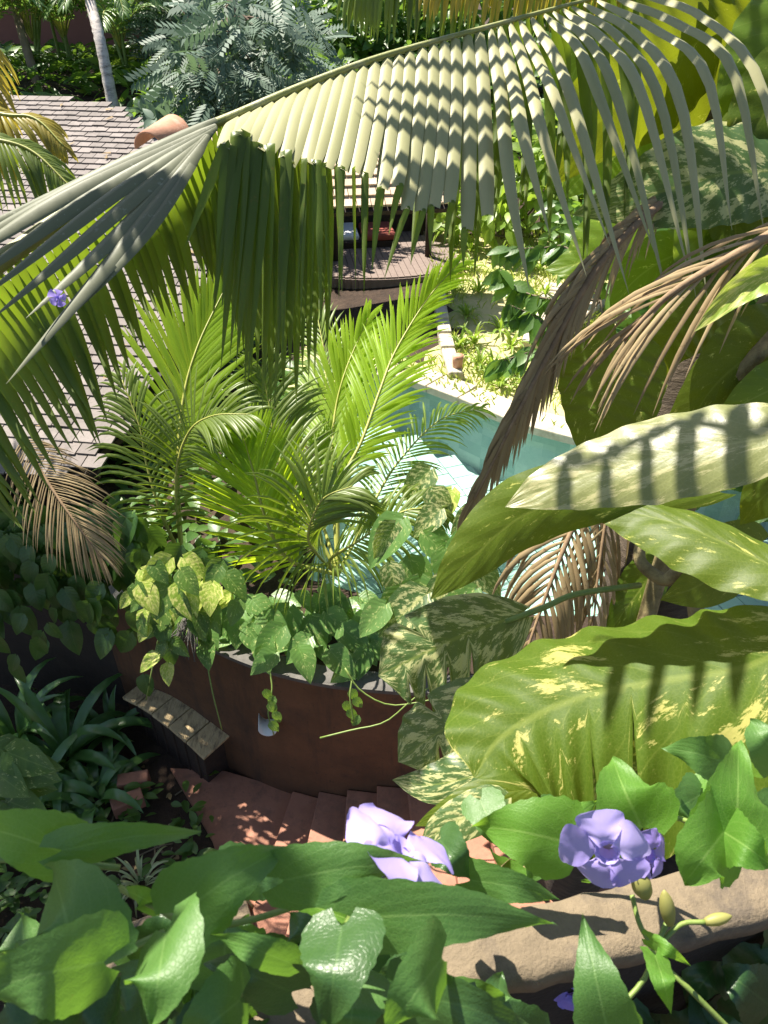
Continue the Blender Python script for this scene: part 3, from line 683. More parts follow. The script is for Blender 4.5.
# basal leaflets falling back to the lower left
for a, m1, e, wd in (((214, 128, 2.12), (120, 206, 1.95), (-12, 322, 1.85), .042), ((216, 126, 2.12), (108, 196, 1.96), (-30, 306, 1.86), .04), ((216, 124, 2.12), (92, 192, 1.98), (-50, 296, 1.88), .045), ((216, 124, 2.12), (72, 188, 1.98), (-70, 280, 1.9), .05), ((208, 134, 2.1), (132, 232, 1.93), (6, 384, 1.78), .042), ((206, 134, 2.1), (124, 224, 1.94), (26, 318, 1.8), .04),
                     ((204, 138, 2.1), (152, 222, 1.95), (56, 330, 1.85), .034), ((214, 120, 2.14), (90, 176, 2.0), (-60, 258, 1.95), .055), ((216, 118, 2.14), (110, 166, 2.02), (-40, 236, 1.98), .05)):
    p0, p1, p2 = P(*a), P(*m1), P(*e); blade(basal, cr([p0, p1, p2], 14), wd, (tocam(p1) * .7 + V((0, 0, 1))), .3, .1, U(.0, 1))
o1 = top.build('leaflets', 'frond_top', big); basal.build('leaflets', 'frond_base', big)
# far side leaflets hanging under the rachis, sweeping down to the right
S2 = np.array([(-140, 20, 520), (-100, 30, 500), (-60, 52, 474), (-30, 80, 440), (10, 100, 428), (40, 112, 398), (70, 136, 352), (100, 160, 330), (130, 186, 306), (160, 206, 288), (190, 222, 290), (240, 252, 384), (280, 292, 396), (320, 330, 330), (360, 365, 240), (420, 430, 215)], dtype=float)
for x in list(np.arange(-140, 200, 8.5)) + list(np.arange(200, 318, 6.5)) + list(np.arange(420, 640, 12)):
    q = rat(x); ex = float(np.interp(x, S2[:, 0], S2[:, 1])); ey = float(np.interp(x, S2[:, 0], S2[:, 2])) + U(-22, 22)
    if x > 400: ex = x + U(-15, 20); ey = U(190, 285)
    dd = q.z + (.06 if x < 200 else .03)
    p0 = P(q.x, q.y + 3, q.z + .01); p1 = P((q.x * .55 + ex * .45) + 6, q.y * .55 + ey * .45, dd + .08); p2 = P(ex, ey, dd + .03)
    blade(hang, cr([p0, p1, p2], 10), U(.028, .04), tocam(p1), .3, .2)
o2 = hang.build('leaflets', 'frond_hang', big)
cpt = P(-520, 640, 2.0); cpt0 = cpt
for q in ([cpt0, V((-1.7, .6, 5.4)), V((-1.15, .85, 5.75)), V((-.72, 1.0, 5.7))], [cpt0, V((-1.9, .5, 5.2)), V((-1.35, .65, 5.45)), V((-.95, .75, 5.4))]):  # unseen fronds added overhead to shade the foreground vine
    frond(cp1, q, 34, .36, .045, (0, 0, 1), droop=.5, a0=72, a1=30, t0=.3, mat='frond_green', lift=.03)
SHADE_LEFT = True
# hidden crown of this palm: trunk out of the frame to the left, unseen fronds overhead added for shade
tk = MB(); tube(tk, [V((cpt.x - .5, cpt.y + .2, 0)), V((cpt.x - .25, cpt.y + .1, 2)), cpt + V((-.05, 0, .15))], lambda t: .2 - .05 * t + .01 * math.sin(t * 90), 12, 40)
tk.build('trunk', 'palm_bark', cp1)

# ---- shading frond overhead (right palm) and the palm trunk on the right
rb = G(648, 640, 1.3)
tb = P(640, 640, 3.3)
cp2 = thing('coconut_palm', (tb.x, tb.y, 0), 'dark trunked coconut palm with dry brown fronds wrapped in giant vine', 'palm tree')
tk = MB(); pts_ = [V((tb.x - .05, tb.y, .0)), P(638, 640, 3.3), P(645, 520, 3.25), P(690, 330, 3.2), P(745, 120, 3.2), P(800, -120, 3.2)]
tube(tk, pts_, lambda t: .19 - .03 * t + .008 * math.sin(t * 130), 14, 60)
tk.build('trunk', 'palm_bark', cp2)
crown = P(800, -120, 3.2)
# overhead frond: leaflets run left-right so their shadows band the big frond
def over(px0, px1, t, n, L, wd, a0=88, a1=70, label=None, **kw):
    A = P(*px0) + SUN * t; B = P(*px1) + SUN * t; mid = (A + B) / 2 + V((0, 0, .03))
    return frond(cp2, [crown, crown.lerp(A, .6) + V((0, 0, .3)), A, mid, B], n, L, wd, SUN, a0=a0, a1=a1, t0=.45, droop=.06, mat='frond_green', lift=.02, label=label, jit=.03, **kw)
def band_frond(root, cr_, axis, t, step, wid, dirs, t_end=.04):
    """an overhead frond; axis and dirs say where its shadow falls"""
    rpts = [P(*q) + SUN * t for q in axis]; pth = cr([cr_, cr_.lerp(rpts[0], .6) + V((0, 0, .25))] + rpts, 50)
    m_ = MB(); tube(m_, pth, (.016, .005), 6); fr = m_.build('frond', 'rachis', root); lb = MB()
    ax = cr([V(q) for q in axis], 200); acc = 0.; nxt = 0.
    for i in range(1, 200):
        acc += (ax[i] - ax[i - 1]).xy.length
        if acc < nxt: continue
        nxt = acc + step * U(.75, 1.25); q = ax[i]
        for dx, dy, ln in dirs:
            j = U(-4, 4); ln = ln * U(.9, 1.06)
            a_ = P(q.x, q.y, q.z); b_ = P(q.x + dx * ln * .55, q.y + dy * ln * .5 + j, q.z - .02); c_ = P(q.x + dx * ln, q.y + dy * ln + j * 2, q.z - .05)
            blade(lb, cr([a_ + SUN * t, b_ + SUN * t, c_ + SUN * (t - t_end)], 8), wid(q.x, q.y, dx) * U(.75, 1.2), SUN, .05, .1)
    lb.build('leaflets', 'frond_shade', fr)
band_frond(cp2, crown, [(560, -70, 2.52), (562, 40, 2.42), (568, 160, 2.3), (580, 330, 2.15)], 1.2, 36, lambda x, y, d: (.026 + .03 * sst(120, 220, y)) if d < 0 else .066, ((-1, -.05, 195), (1, .16, 250)))
band_frond(cp2, crown, [(800, 400, 1.45), (680, 430, 1.5), (590, 470, 1.56), (545, 500, 1.65)], 1.95, 50, lambda x, y, d: .034, ((-.1, -1, 90), (.12, 1, 260)))  # unseen frond added to stripe the giant leaves with shade
# fronds whose leaflets hang into the top edge
pxf(cp2, [(800, -120, 3.2), (640, -110, 3.4), (480, -80, 3.6), (352, -22, 3.7)], 60, .62, .032, (0, -.5, 1), droop=2.2, a0=70, a1=35, t0=.15, mat='frond_green', lift=-.3, seg=8)
pxf(cp2, [(800, -120, 3.2), (680, -90, 3.3), (560, -60, 3.3), (430, -20, 3.4)], 40, .42, .026, (0, -.5, 1), droop=2.2, a0=65, a1=30, t0=.2, mat='frond_yellow', lift=-.3, seg=8)
# dry fronds
pxf(cp2, [(760, 120, 3.2), (690, 180, 2.8), (606, 256, 2.45), (540, 370, 2.4), (474, 500, 2.4)], 60, .36, .02, (.6, -.8, .3), droop=.8, a0=20, a1=8, t0=.3, mat='frond_dry', rmat='rachis_dry', r0=.022, lift=-.02, label='long drooping dry frond', jit=.06)
pxf(cp2, [(900, 190, 2.2), (800, 222, 2.1), (730, 258, 2.05), (668, 296, 2.05), (624, 340, 2.1)], 15, .5, .013, (-.1, -.5, 1), droop=.55, a0=26, a1=10, t0=.15, mat='frond_dry', rmat='rachis_dry', r0=.022, lift=-.1, label='arching dry frond with thin brown leaflets')
pxf(cp2, [(680, 430, 3.2), (610, 470, 3.0), (577, 520, 2.9), (548, 590, 2.85), (510, 700, 2.85)], 26, .42, .022, (-.3, -1, .3), droop=1.5, a0=55, a1=25, t0=.25, mat='frond_dry', rmat='rachis_dry', r0=.018, lift=-.05, label='hanging dry frond with drooping brown leaflets')
pxf(cp2, [(690, 430, 3.1), (640, 450, 2.95), (612, 500, 2.9), (600, 560, 2.9), (592, 640, 2.9)], 14, .4, .014, (0, -1, .2), droop=2.2, a0=50, a1=15, t0=.3, mat='frond_dry', rmat='rachis_dry', r0=.015, lift=-.05, label='ragged dry frond hanging down the trunk')

band_frond(cp1, cpt, [(-80, 330, 1.85), (40, 250, 1.95), (140, 190, 2.0), (240, 190, 2.05), (320, 200, 2.05)], 1.75, 17, lambda x, y, d: .044, ((.25, -1, 120), (.2, 1, 170)))  # unseen frond added overhead to shade the basal and hanging leaflets
# ---- yellowing palm at the left edge
lp = thing('yellow_palm', P(-260, 60, 3.6), 'palm with yellow edged fronds drooping in from the left edge over the roof', 'palm tree')
pxf(lp, [(-260, 60, 3.6), (-120, -40, 3.6), (-40, 20, 3.5), (-12, 90, 3.5), (6, 160, 3.5)], 40, .3, .02, (.5, -.6, .6), droop=1.3, a0=60, a1=20, mat='frond_yellow', lift=-.1)
pxf(lp, [(-260, 60, 3.6), (-90, 60, 3.5), (-10, 110, 3.4), (34, 118, 3.4), (64, 146, 3.4)], 34, .24, .02, (0, -.4, 1), droop=1.3, a0=60, a1=20, mat='frond_yellow', lift=-.1)
pxf(lp, [(-260, 60, 3.6), (-90, 110, 3.4), (-20, 135, 3.2), (30, 150, 3.2), (72, 188, 3.2)], 46, .34, .018, (0, -.4, 1), droop=2.0, a0=70, a1=30, mat='frond_green', lift=-.15)
for q in ([(-260, 60, 3.6), (-330, -60, 3.9), (-440, -120, 4.2), (-600, -60, 4.4)], [(-260, 60, 3.6), (-280, -100, 3.9), (-330, -190, 4.2), (-420, -240, 4.4)], [(-260, 60, 3.6), (-350, 30, 4.2), (-450, 20, 4.6), (-560, 100, 4.8)], [(-260, 60, 3.6), (-270, -60, 4.4), (-300, -80, 5.0), (-330, -20, 5.6)], [(-260, 60, 3.6), (-380, 40, 3.7), (-480, 60, 3.8), (-620, 180, 3.9)]):  # unseen canopy fronds added to keep the left bed and wall shaded
    pxf(lp, q, 56, .85, .05, (0, 0, 1), droop=.7, a0=75, a1=25, t0=.12, mat='frond_green', lift=.05)
# ---- dry frond hanging at the left under the eave
df = thing('dry_palm_frond', P(20, 420, 4.3), 'dry tan palm frond hanging down below the eave at the left', 'palm frond')
pxf(df, [(14, 425, 4.3), (40, 470, 4.25), (70, 515, 4.2), (102, 558, 4.2)], 46, .42, .0095, (.2, -1, .5), droop=.5, a0=62, a1=12, t0=.1, mat='frond_dry', rmat='rachis_dry', r0=.014, lift=0, name='rachis')

# ---- young palms in the planter
yp1 = thing('young_palm', G(180, 608, 1.27), 'left young coconut palm with a bright upright backlit frond in the planter', 'young palm', 'young palms in the planter')
yp2 = thing('young_palm', G(338, 622, 1.27), 'right young coconut palm spreading green fronds in front of the pool', 'young palm', 'young palms in the planter')
for y_, (x, yb, yt) in ((yp1, (182, 612, 545)), (yp2, (338, 640, 560))):
    m_ = MB(); b_ = y_.location; tube(m_, [b_ - V((0, 0, .1)), b_ + V((.01, 0, .1)), b_ + V((.01, .01, .2))], (.05, .03), 10, 12); m_.build('trunk', 'palm_bark', y_)
B1 = (182, 560); B2 = (338, 575)
def yf(root, base, pp, d, n, L, wd, hint, **kw):
    pts = [(base[0], base[1], 5.35)] + [(x, y, d + dz) for x, y, dz in pp]
    return pxf(root, pts, n, L, wd, hint, **kw)
# left palm: F1 bright upright, F8 dark left, F2 arching right, plus back fronds
yf(yp1, B1, [(178, 470, -.05), (183, 400, 0), (198, 345, .1), (226, 286, .3)], 5.3, 56, .78, .034, (.1, -1, .05), mat='frond_young', a0=46, a1=14, t0=.25, droop=.12, lift=.04, r0=.016, fold=.12, jit=.03)
yf(yp1, B1, [(160, 510, -.1), (146, 462, -.15), (140, 428, -.2), (122, 380, -.2)], 5.3, 26, .5, .026, (-.2, -.7, .7), mat='frond_green', a0=62, a1=22, droop=.7, lift=.1)
yf(yp1, B1, [(176, 480, -.1), (188, 434, -.25), (212, 416, -.4), (250, 414, -.5)], 5.2, 44, .45, .022, (0, -.5, 1), mat='frond_green', a0=68, a1=25, droop=.5, lift=.2)
# right palm
yf(yp2, B2, [(290, 560, -.2), (267, 522, -.35), (254, 474, -.4), (243, 436, -.35)], 5.2, 46, .56, .03, (.05, -1, .1), mat='frond_young', a0=52, a1=22, t0=.2, droop=.12, lift=.03, r0=.016)
yf(yp2, B2, [(318, 555, -.3), (308, 535, -.45), (322, 500, -.55), (352, 486, -.6)], 5.1, 44, .55, .024, (.1, -.6, .9), mat='frond_green', a0=66, a1=25, droop=.7, lift=.1)
yf(yp2, B2, [(330, 560, -.3), (360, 540, -.5), (402, 512, -.6), (440, 508, -.6)], 5.1, 40, .42, .022, (0, -.5, 1), mat='frond_green', a0=60, a1=22, droop=1.0, lift=0)
yf(yp2, B2, [(340, 490, 0), (362, 440, .1), (380, 390, .25), (396, 350, .4), (428, 298, .6), (458, 264, .8)], 5.35, 62, .56, .026, (-.2, -1, .05), mat='frond_young', a0=40, a1=14, t0=.22, fold=.15, droop=.25, lift=.06, r0=.016)
yf(yp2, B2, [(332, 480, .1), (334, 420, .3), (345, 372, .4), (368, 318, .6)], 5.45, 46, .58, .028, (-.1, -1, .0), mat='frond_young', a0=34, fold=.12, a1=16, t0=.22, droop=.15, lift=.05)
yf(yp2, B2, [(315, 490, .1), (318, 430, .3), (326, 370, .5), (312, 290, .8)], 5.5, 50, .6, .026, (-.2, -.8, .4), mat='frond_green', a0=55, a1=20, droop=.5, lift=.1)
yf(yp2, B2, [(300, 500, 0), (276, 450, .1), (270, 410, .15), (262, 370, .15)], 5.4, 44, .62, .028, (0, -.5, .9), mat='frond_green', a0=66, a1=25, droop=.5, lift=.1)
yf(yp2, B2, [(375, 500, .2), (400, 460, .4), (440, 420, .6), (482, 408, .8)], 5.4, 38, .45, .022, (-.2, -.6, .9), mat='frond_green', a0=60, a1=22, droop=.7, lift=.05)

# ================================================================== GIANT POTHOS ON THE RIGHT
gp = thing('pothos_vine', P(700, 560, 2.9), 'giant variegated pothos climbing the dark palm trunk with enormous leaves', 'climbing plant')
m_ = MB()
tube(m_, [P(640, 640, 2.95), P(668, 545, 2.9), P(700, 480, 2.85), P(712, 420, 2.8), P(742, 340, 2.75), P(790, 250, 2.7), P(800, 60, 2.7)], (.035, .028), 9, 40)
tube(m_, [P(700, 640, 2.7), P(688, 570, 2.7), P(665, 580, 2.75), P(640, 560, 2.8), P(645, 530, 2.85)], (.03, .02), 9, 24)
tube(m_, [P(690, 470, 2.7), P(720, 400, 2.6), P(780, 330, 2.5)], (.03, .028), 9, 24)
m_.build('stem', 'aerial', gp)
kw = dict(nu=12, nv=70)
gl = [
 ([(800, 640, 1.45), (740, 668, 1.5), (640, 684, 1.58), (560, 704, 1.62), (500, 738, 1.6), (474, 778, 1.56)], 150, 95, 'giant_patch', (-.1, -.25, 1), dict(shape='big', curl=.5, ripple=.085, rk=9, splits=((.42, .75, -1), (.52, .6, -1), (.63, .7, -1), (.74, .5, -1), (.3, .5, -1)), slant=.10, heart=.08)),
 ([(830, 430, 1.38), (740, 442, 1.42), (640, 462, 1.5), (560, 485, 1.57), (505, 507, 1.6)], 46, 52, 'giant_sheen', (0, -.55, 1), dict(shape='lance', curl=.3, ripple=.04, rk=9, heart=.05)),
 ([(720, 492, 1.9), (600, 492, 1.9), (525, 515, 1.88), (470, 560, 1.82), (430, 600, 1.78)], 34, 42, 'giant', (.3, -.7, .8), dict(shape='lance', curl=.4, ripple=.05, heart=.05)),
 ([(830, 590, 1.6), (760, 560, 1.7), (690, 528, 1.8), (630, 512, 1.9), (572, 502, 1.95)], 48, 26, 'giant', (.1, -.5, .9), dict(shape='lance', curl=.3, ripple=.04, heart=.05)),
 ([(520, 615, 2.6), (470, 632, 2.55), (420, 655, 2.5), (378, 676, 2.5)], 62, 42, 'giant_pale', (-.1, -.7, .7), dict(shape='big', curl=.3, ripple=.07, splits=((.35, .75, -1), (.5, .75, -1), (.64, .7, -1), (.78, .6, -1), (.55, .5, 1)), slant=.14, heart=.1, sgm=.018)),
 ([(520, 700, 2.3), (470, 715, 2.3), (430, 738, 2.32), (398, 762, 2.35)], 34, 40, 'giant_pale', (-.2, -.5, .9), dict(shape='big', curl=.3, ripple=.06, splits=((.4, .7, -1), (.6, .7, -1), (.5, .6, 1)), slant=.1, sgm=.018)),
 ([(520, 765, 2.2), (480, 775, 2.2), (430, 785, 2.25), (392, 780, 2.3)], 26, 30, 'giant_pale', (0, -.5, .9), dict(shape='heart', curl=.3, ripple=.05)),
 ([(530, 790, 2.1), (490, 795, 2.1), (450, 812, 2.1), (415, 826, 2.15)], 16, 18, 'giant', (0, -.5, .9), dict(shape='lance', curl=.3)),
 ([(618, 335, 2.6), (610, 380, 2.55), (600, 425, 2.5), (588, 470, 2.5)], 58, 52, 'giant', (-.1, -.9, .5), dict(shape='heart', curl=.2, ripple=.05, rk=9, heart=.1)),
 ([(790, -40, 3.1), (750, 30, 3.1), (690, 80, 3.1), (610, 120, 3.15)], 100, 110, 'giant', (.2, -.8, .1), dict(shape='heart', curl=.2, ripple=.05, rk=9)),
 ([(860, 60, 3.0), (810, 120, 3.0), (765, 170, 3.0), (720, 235, 3.0)], 70, 80, 'giant', (.2, -.8, .2), dict(shape='heart', curl=.2, ripple=.05, rk=9)),
 ([(780, 170, 2.7), (720, 175, 2.65), (650, 195, 2.65), (572, 215, 2.7)], 52, 60, 'giant_pale', (0, -.8, .7), dict(shape='heart', curl=.2, ripple=.05, rk=9)),
 ([(700, 40, 3.0), (650, 80, 3.0), (600, 120, 3.0), (545, 190, 3.0)], 60, 70, 'giant', (0, -.9, -.1), dict(shape='heart', curl=.2, ripple=.05, rk=9)),
 ([(840, 250, 2.0), (780, 268, 2.0), (735, 292, 2.0), (694, 332, 2.0)], 20, 16, 'pothos_yellow_lit', (0, -.8, .6), dict(shape='lance', curl=-.4, ripple=.05)),
 ([(850, 460, 2.1), (800, 470, 2.1), (765, 495, 2.1), (740, 525, 2.15)], 40, 34, 'giant', (-.3, -.8, .5), dict(shape='heart', curl=.2, ripple=.04)),
 ([(760, 545, 2.6), (730, 560, 2.55), (700, 585, 2.5), (660, 600, 2.5)], 36, 36, 'giant', (0, -.8, .5), dict(shape='heart', curl=.2)),
 ([(800, 350, 3.0), (740, 380, 2.95), (700, 410, 2.95), (660, 440, 2.95)], 44, 44, 'giant', (0, -.8, .5), dict(shape='heart', curl=.2)),
 ([(640, 700, 1.9), (600, 745, 1.85), (565, 790, 1.8), (540, 830, 1.8)], 40, 40, 'giant_pale', (0, -.5, .9), dict(shape='heart', curl=.2, ripple=.05)),
 ([(760, 690, 1.75), (720, 735, 1.7), (680, 780, 1.65), (650, 830, 1.6)], 90, 80, 'giant_pale', (0, -.5, .9), dict(shape='big', curl=.2, ripple=.06)),
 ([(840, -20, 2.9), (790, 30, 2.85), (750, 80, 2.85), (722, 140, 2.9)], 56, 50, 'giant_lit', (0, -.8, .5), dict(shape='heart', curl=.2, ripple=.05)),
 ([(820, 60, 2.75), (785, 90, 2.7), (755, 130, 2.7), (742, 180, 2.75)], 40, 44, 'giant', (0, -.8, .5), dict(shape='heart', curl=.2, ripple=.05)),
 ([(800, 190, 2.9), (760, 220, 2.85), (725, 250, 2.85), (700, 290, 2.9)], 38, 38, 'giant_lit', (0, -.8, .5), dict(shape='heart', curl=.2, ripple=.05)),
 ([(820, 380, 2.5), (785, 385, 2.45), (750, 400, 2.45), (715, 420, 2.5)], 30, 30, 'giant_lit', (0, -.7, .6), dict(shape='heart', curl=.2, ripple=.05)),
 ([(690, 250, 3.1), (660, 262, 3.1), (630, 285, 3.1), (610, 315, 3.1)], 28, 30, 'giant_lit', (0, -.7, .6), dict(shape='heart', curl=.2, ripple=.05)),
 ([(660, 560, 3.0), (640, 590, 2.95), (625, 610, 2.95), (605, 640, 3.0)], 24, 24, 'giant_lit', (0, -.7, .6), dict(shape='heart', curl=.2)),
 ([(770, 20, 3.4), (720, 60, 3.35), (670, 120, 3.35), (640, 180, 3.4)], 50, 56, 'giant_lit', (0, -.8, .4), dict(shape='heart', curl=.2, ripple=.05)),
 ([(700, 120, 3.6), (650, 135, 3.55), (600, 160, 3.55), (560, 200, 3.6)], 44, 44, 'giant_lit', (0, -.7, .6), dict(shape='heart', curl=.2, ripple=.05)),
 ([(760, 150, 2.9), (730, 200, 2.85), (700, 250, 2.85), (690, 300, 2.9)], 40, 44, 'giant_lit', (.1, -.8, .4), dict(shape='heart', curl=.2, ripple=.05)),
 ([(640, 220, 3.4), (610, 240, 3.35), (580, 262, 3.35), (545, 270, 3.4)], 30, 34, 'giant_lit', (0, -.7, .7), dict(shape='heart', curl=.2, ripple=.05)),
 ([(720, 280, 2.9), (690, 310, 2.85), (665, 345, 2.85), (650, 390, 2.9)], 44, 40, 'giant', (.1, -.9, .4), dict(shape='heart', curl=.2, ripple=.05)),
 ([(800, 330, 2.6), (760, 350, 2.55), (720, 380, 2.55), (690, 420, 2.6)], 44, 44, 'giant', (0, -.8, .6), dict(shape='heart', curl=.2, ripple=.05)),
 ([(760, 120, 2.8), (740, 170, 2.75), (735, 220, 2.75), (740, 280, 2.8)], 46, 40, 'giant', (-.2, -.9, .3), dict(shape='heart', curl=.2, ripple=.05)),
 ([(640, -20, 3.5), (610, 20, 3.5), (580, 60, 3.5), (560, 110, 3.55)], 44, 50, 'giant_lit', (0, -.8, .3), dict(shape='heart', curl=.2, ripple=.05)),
 ([(500, 800, 2.0), (470, 815, 2.0), (440, 830, 2.0), (420, 850, 2.0)], 22, 22, 'giant_pale', (0, -.5, .9), dict(shape='heart', curl=.2)),
]
for pts, hl, hr, mt, hint, k in gl:
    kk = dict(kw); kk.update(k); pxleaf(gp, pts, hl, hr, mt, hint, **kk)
# stalks of the visible leaves
for q, r_ in (([(505, 622, 2.59), (545, 607, 2.6), (577, 594, 2.65), (640, 585, 2.8)], .011), ([(800, 640, 1.45), (850, 650, 1.6), (880, 560, 2.2)], .02), ([(830, 430, 1.38), (900, 440, 1.7), (860, 420, 2.3)], .02)):
    m_ = MB(); tube(m_, [P(*a) for a in q], r_, 6, 16); m_.build('leaf_stalk', 'stem', gp)


# ================================================================== POTHOS MASSES (planter and left wall)
T_heart = tmpl('heart', 8, 2, .3, .22, .36); T_lance = tmpl('lance', 5, 1, .3, .3, .17); T_oval = tmpl('lance', 4, 1, .3, .2, .27)
T_pin = pinnate(7, .36, .055)
def vine_mass(name, label, spots, mat, size, facing, n_extra=0, stems=None, cat='climbing plant', parts=100, group=None, loc=None):
    """spots: list of (pos, down-direction). Largest as single leaves, the rest as one mass."""
    root = thing(name, loc or spots[0][0], label, cat, group)
    rest = MB(); rest_n = 0
    for i, (p, d, f, s) in enumerate(spots):
        if i < parts:
            m_ = MB(); stamp(m_, T_heart, p, d, f, s); m_.build('leaf', mat if isinstance(mat, str) else random.choice(mat), root)
        else: stamp(rest, T_heart, p, d, f, s); rest_n += 1
    if rest_n: o = rest.build('leaves', mat if isinstance(mat, str) else mat[0], root); o['kind'] = 'stuff'
    if stems:
        m_ = MB()
        for s in stems: tube(m_, s, (.006, .004), 5, 14)
        m_.build('stem', 'stem', root)
    return root
# left wall vine (dark)
sp_ = []
for i in range(430):
    px = U(-30, 215); py = 505 + abs(random.gauss(0, 1)) * 72
    edge = 662 - (15 if px < 120 else 0) + 25 * math.sin(px * .06)
    if py > edge: continue
    if (px > 150 and py < 545) or (px > 135 and 560 < py < 660 and random.random() < .75): continue
    d = 5.25 - .0016 * (py - 505) - U(0, .35)
    p = P(px, py, d)
    sp_.append((p, V((U(-.6, .6), -.35, -1)) + rv(.15), V((U(-.4, .4), -1, .6)) + rv(.2), U(.12, .23)))
sp_.sort(key=lambda q: (q[0] - CAM).length)
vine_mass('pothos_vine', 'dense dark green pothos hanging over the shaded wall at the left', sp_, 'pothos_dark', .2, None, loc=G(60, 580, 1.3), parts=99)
# sunlit yellow group on the corner
sp_ = []
for px, py, s in ((188, 585, .32), (165, 600, .28), (205, 600, .34), (150, 590, .24), (222, 590, .3), (178, 612, .26), (142, 612, .22), (160, 628, .24), (205, 622, .22), (165, 645, .2), (146, 636, .2), (190, 632, .22), (162, 668, .2), (128, 600, .2), (234, 606, .2), (215, 575, .24), (150, 572, .22), (175, 575, .25)):
    for kk_ in range(2):
        p = P(px + U(-9, 9), py - 10 + U(-9, 9), 4.66 - U(0, .18)); sp_.append((p, V((U(-.9, .9), -.6, -.45)), V((U(-.3, .3), -.5, 1)) + rv(.2), s * U(.55, .85)))
vine_mass('pothos_vine', 'sunlit yellow green pothos spilling over the corner of the planter above the wooden box', sp_, ['pothos_yellow_lit', 'pothos_yellow_lit', 'pothos'], .25, None,
          stems=[[P(205, 650, 4.9), P(212, 690, 4.85), P(222, 730, 4.9)], [P(158, 640, 4.9), P(150, 680, 4.9), P(146, 700, 5.0)]])
# planter edge pothos
sp_ = []
for px, py, s in ((200, 622, .26), (222, 618, .24), (205, 640, .2), (235, 632, .24), (248, 640, .28), (268, 628, .3), (262, 650, .28), (284, 640, .3), (290, 620, .3), (310, 630, .34), (312, 650, .26), (330, 625, .32), (340, 640, .32), (355, 635, .3), (326, 662, .24), (357, 672, .26), (366, 662, .2), (380, 652, .24), (300, 660, .22), (272, 665, .2), (242, 622, .3), (318, 606, .3), (345, 610, .28), (376, 638, .26), (395, 650, .22), (405, 640, .22), (256, 612, .24), (230, 604, .22), (296, 605, .22), (205, 655, .22), (445, 640, .2), (460, 655, .18), (430, 655, .18)):
    p = P(px + U(-4, 4), py - 12, 4.72 + (690 - py) * .0055 - U(0, .14)); sp_.append((p, V((U(-.9, .9), -.65, -.35)), V((U(-.4, .4), -.5, 1)) + rv(.12), s * U(.78, 1.05)))
for i in range(70):
    px = U(205, 440); py = U(596, 640); p = P(px, py, 4.85 + (660 - py) * .008); sp_.append((p, V((U(-1, 1), -.5, U(-.3, .3))), V((U(-.5, .5), -.4, 1)) + rv(.15), U(.14, .24)))
tr = []
for q in ([(345, 668), (360, 690), (390, 705), (430, 700), (480, 690)], ):
    tr.append([P(x, y, 4.45) for x, y in q])
wd_ = lambda x: (V((x, wall_y(x) - .03, 0)) - CAM).dot(FW)
tr.append([P(320, 738, 4.42), P(352, 730, 4.4), P(385, 722, 4.38), P(412, 700, 4.35), P(440, 680, 4.35)])
tr += [[P(270, 672, 4.65), P(272, 690, 4.63), P(268, 712, 4.62), P(274, 735, 4.66)], [P(352, 680, 4.5), P(350, 698, 4.48), P(354, 722, 4.5)]]
for px, py in ((266, 690), (274, 697), (270, 703), (276, 712), (271, 722), (346, 702), (355, 698), (349, 710), (358, 716), (351, 690)):
    sp_.append((P(px, py, 4.55), V((U(-.8, .8), -.3, -.8)), V((U(-.3, .3), -1, .6)), .085))
vine_mass('pothos_vine', 'variegated pothos leaves lining the rim of the curved brown planter with trailing runners', sp_, 'pothos_pale', .25, None, stems=tr)
# pothos right of the palm, by the pool
sp_ = []
for px, py, s in ((402, 530, .32), (395, 535, .26), (425, 545, .26), (410, 570, .34), (420, 590, .36), (425, 605, .32), (400, 600, .26), (445, 560, .28), (455, 590, .3), (440, 520, .24), (432, 500, .22), (460, 545, .28), (470, 570, .26), (415, 625, .3), (445, 620, .28), (390, 575, .2), (478, 520, .24), (452, 500, .2), (475, 600, .26), (385, 615, .22), (470, 630, .24), (430, 480, .24)):
    p = P(px, py - 10, 4.0 + (690 - py) * .003 - U(0, .2)); sp_.append((p, V((U(-.9, .9), -.5, -.5)), V((U(-.3, .3), -.6, 1)) + rv(.15), s * U(.85, 1.1)))
vine_mass('pothos_vine', 'pale round leaved pothos bush between the young palm and the split leaf', sp_, ['pothos_pale', 'pothos_pale', 'giant_pale', 'pothos_yellow_lit'], .25, None,
          stems=[[P(430, 680, 4.5), P(425, 600, 4.4), P(430, 500, 4.5)], [P(440, 690, 4.5), P(455, 600, 4.4), P(460, 520, 4.5)]])

# ================================================================== BED ON THE LEFT
def strap_plant(px, py, n, L, wd, label, lean=(0, 0), z=.05, mat='strap', cat='strappy plant', group='strap leaved plants in the shaded bed', name='strap_plant', el=(25, 80), droop=1.0):
    b = G(px, py, z); root = thing(name, b, label, cat, group)
    for i in range(n):
        a = i * 2.399 + U(-.2, .2); e = R_(U(*el)); l_ = L * U(.65, 1.1)
        d = V((math.cos(a) * math.cos(e) + lean[0], math.sin(a) * math.cos(e) + lean[1], math.sin(e)))
        m_ = MB(); pth = grow(b + V((math.cos(a), math.sin(a), 0)) * .03, d, l_, droop * U(.6, 1.3), 9)
        blade(m_, pth, wd * U(.8, 1.15), V((0, 0, 1)) - V((d.x, d.y, 0)) * .3 + V((0, -.2, 0)), -.18, .35); m_.build('leaf', mat, root)
strap_plant(66, 760, 30, .85, .085, 'largest dark strappy plant with glossy arching leaves beside the wooden box', el=(20, 78))
strap_plant(18, 742, 22, .75, .075, 'dark strappy plant behind and left of the largest one under the hanging vine')
strap_plant(96, 800, 18, .6, .075, 'lower strappy plant with broad drooping leaves next to the red bricks', el=(10, 60))
strap_plant(40, 800, 18, .6, .08, 'strappy plant in front at the left above the yellow foreground leaf', el=(10, 60))
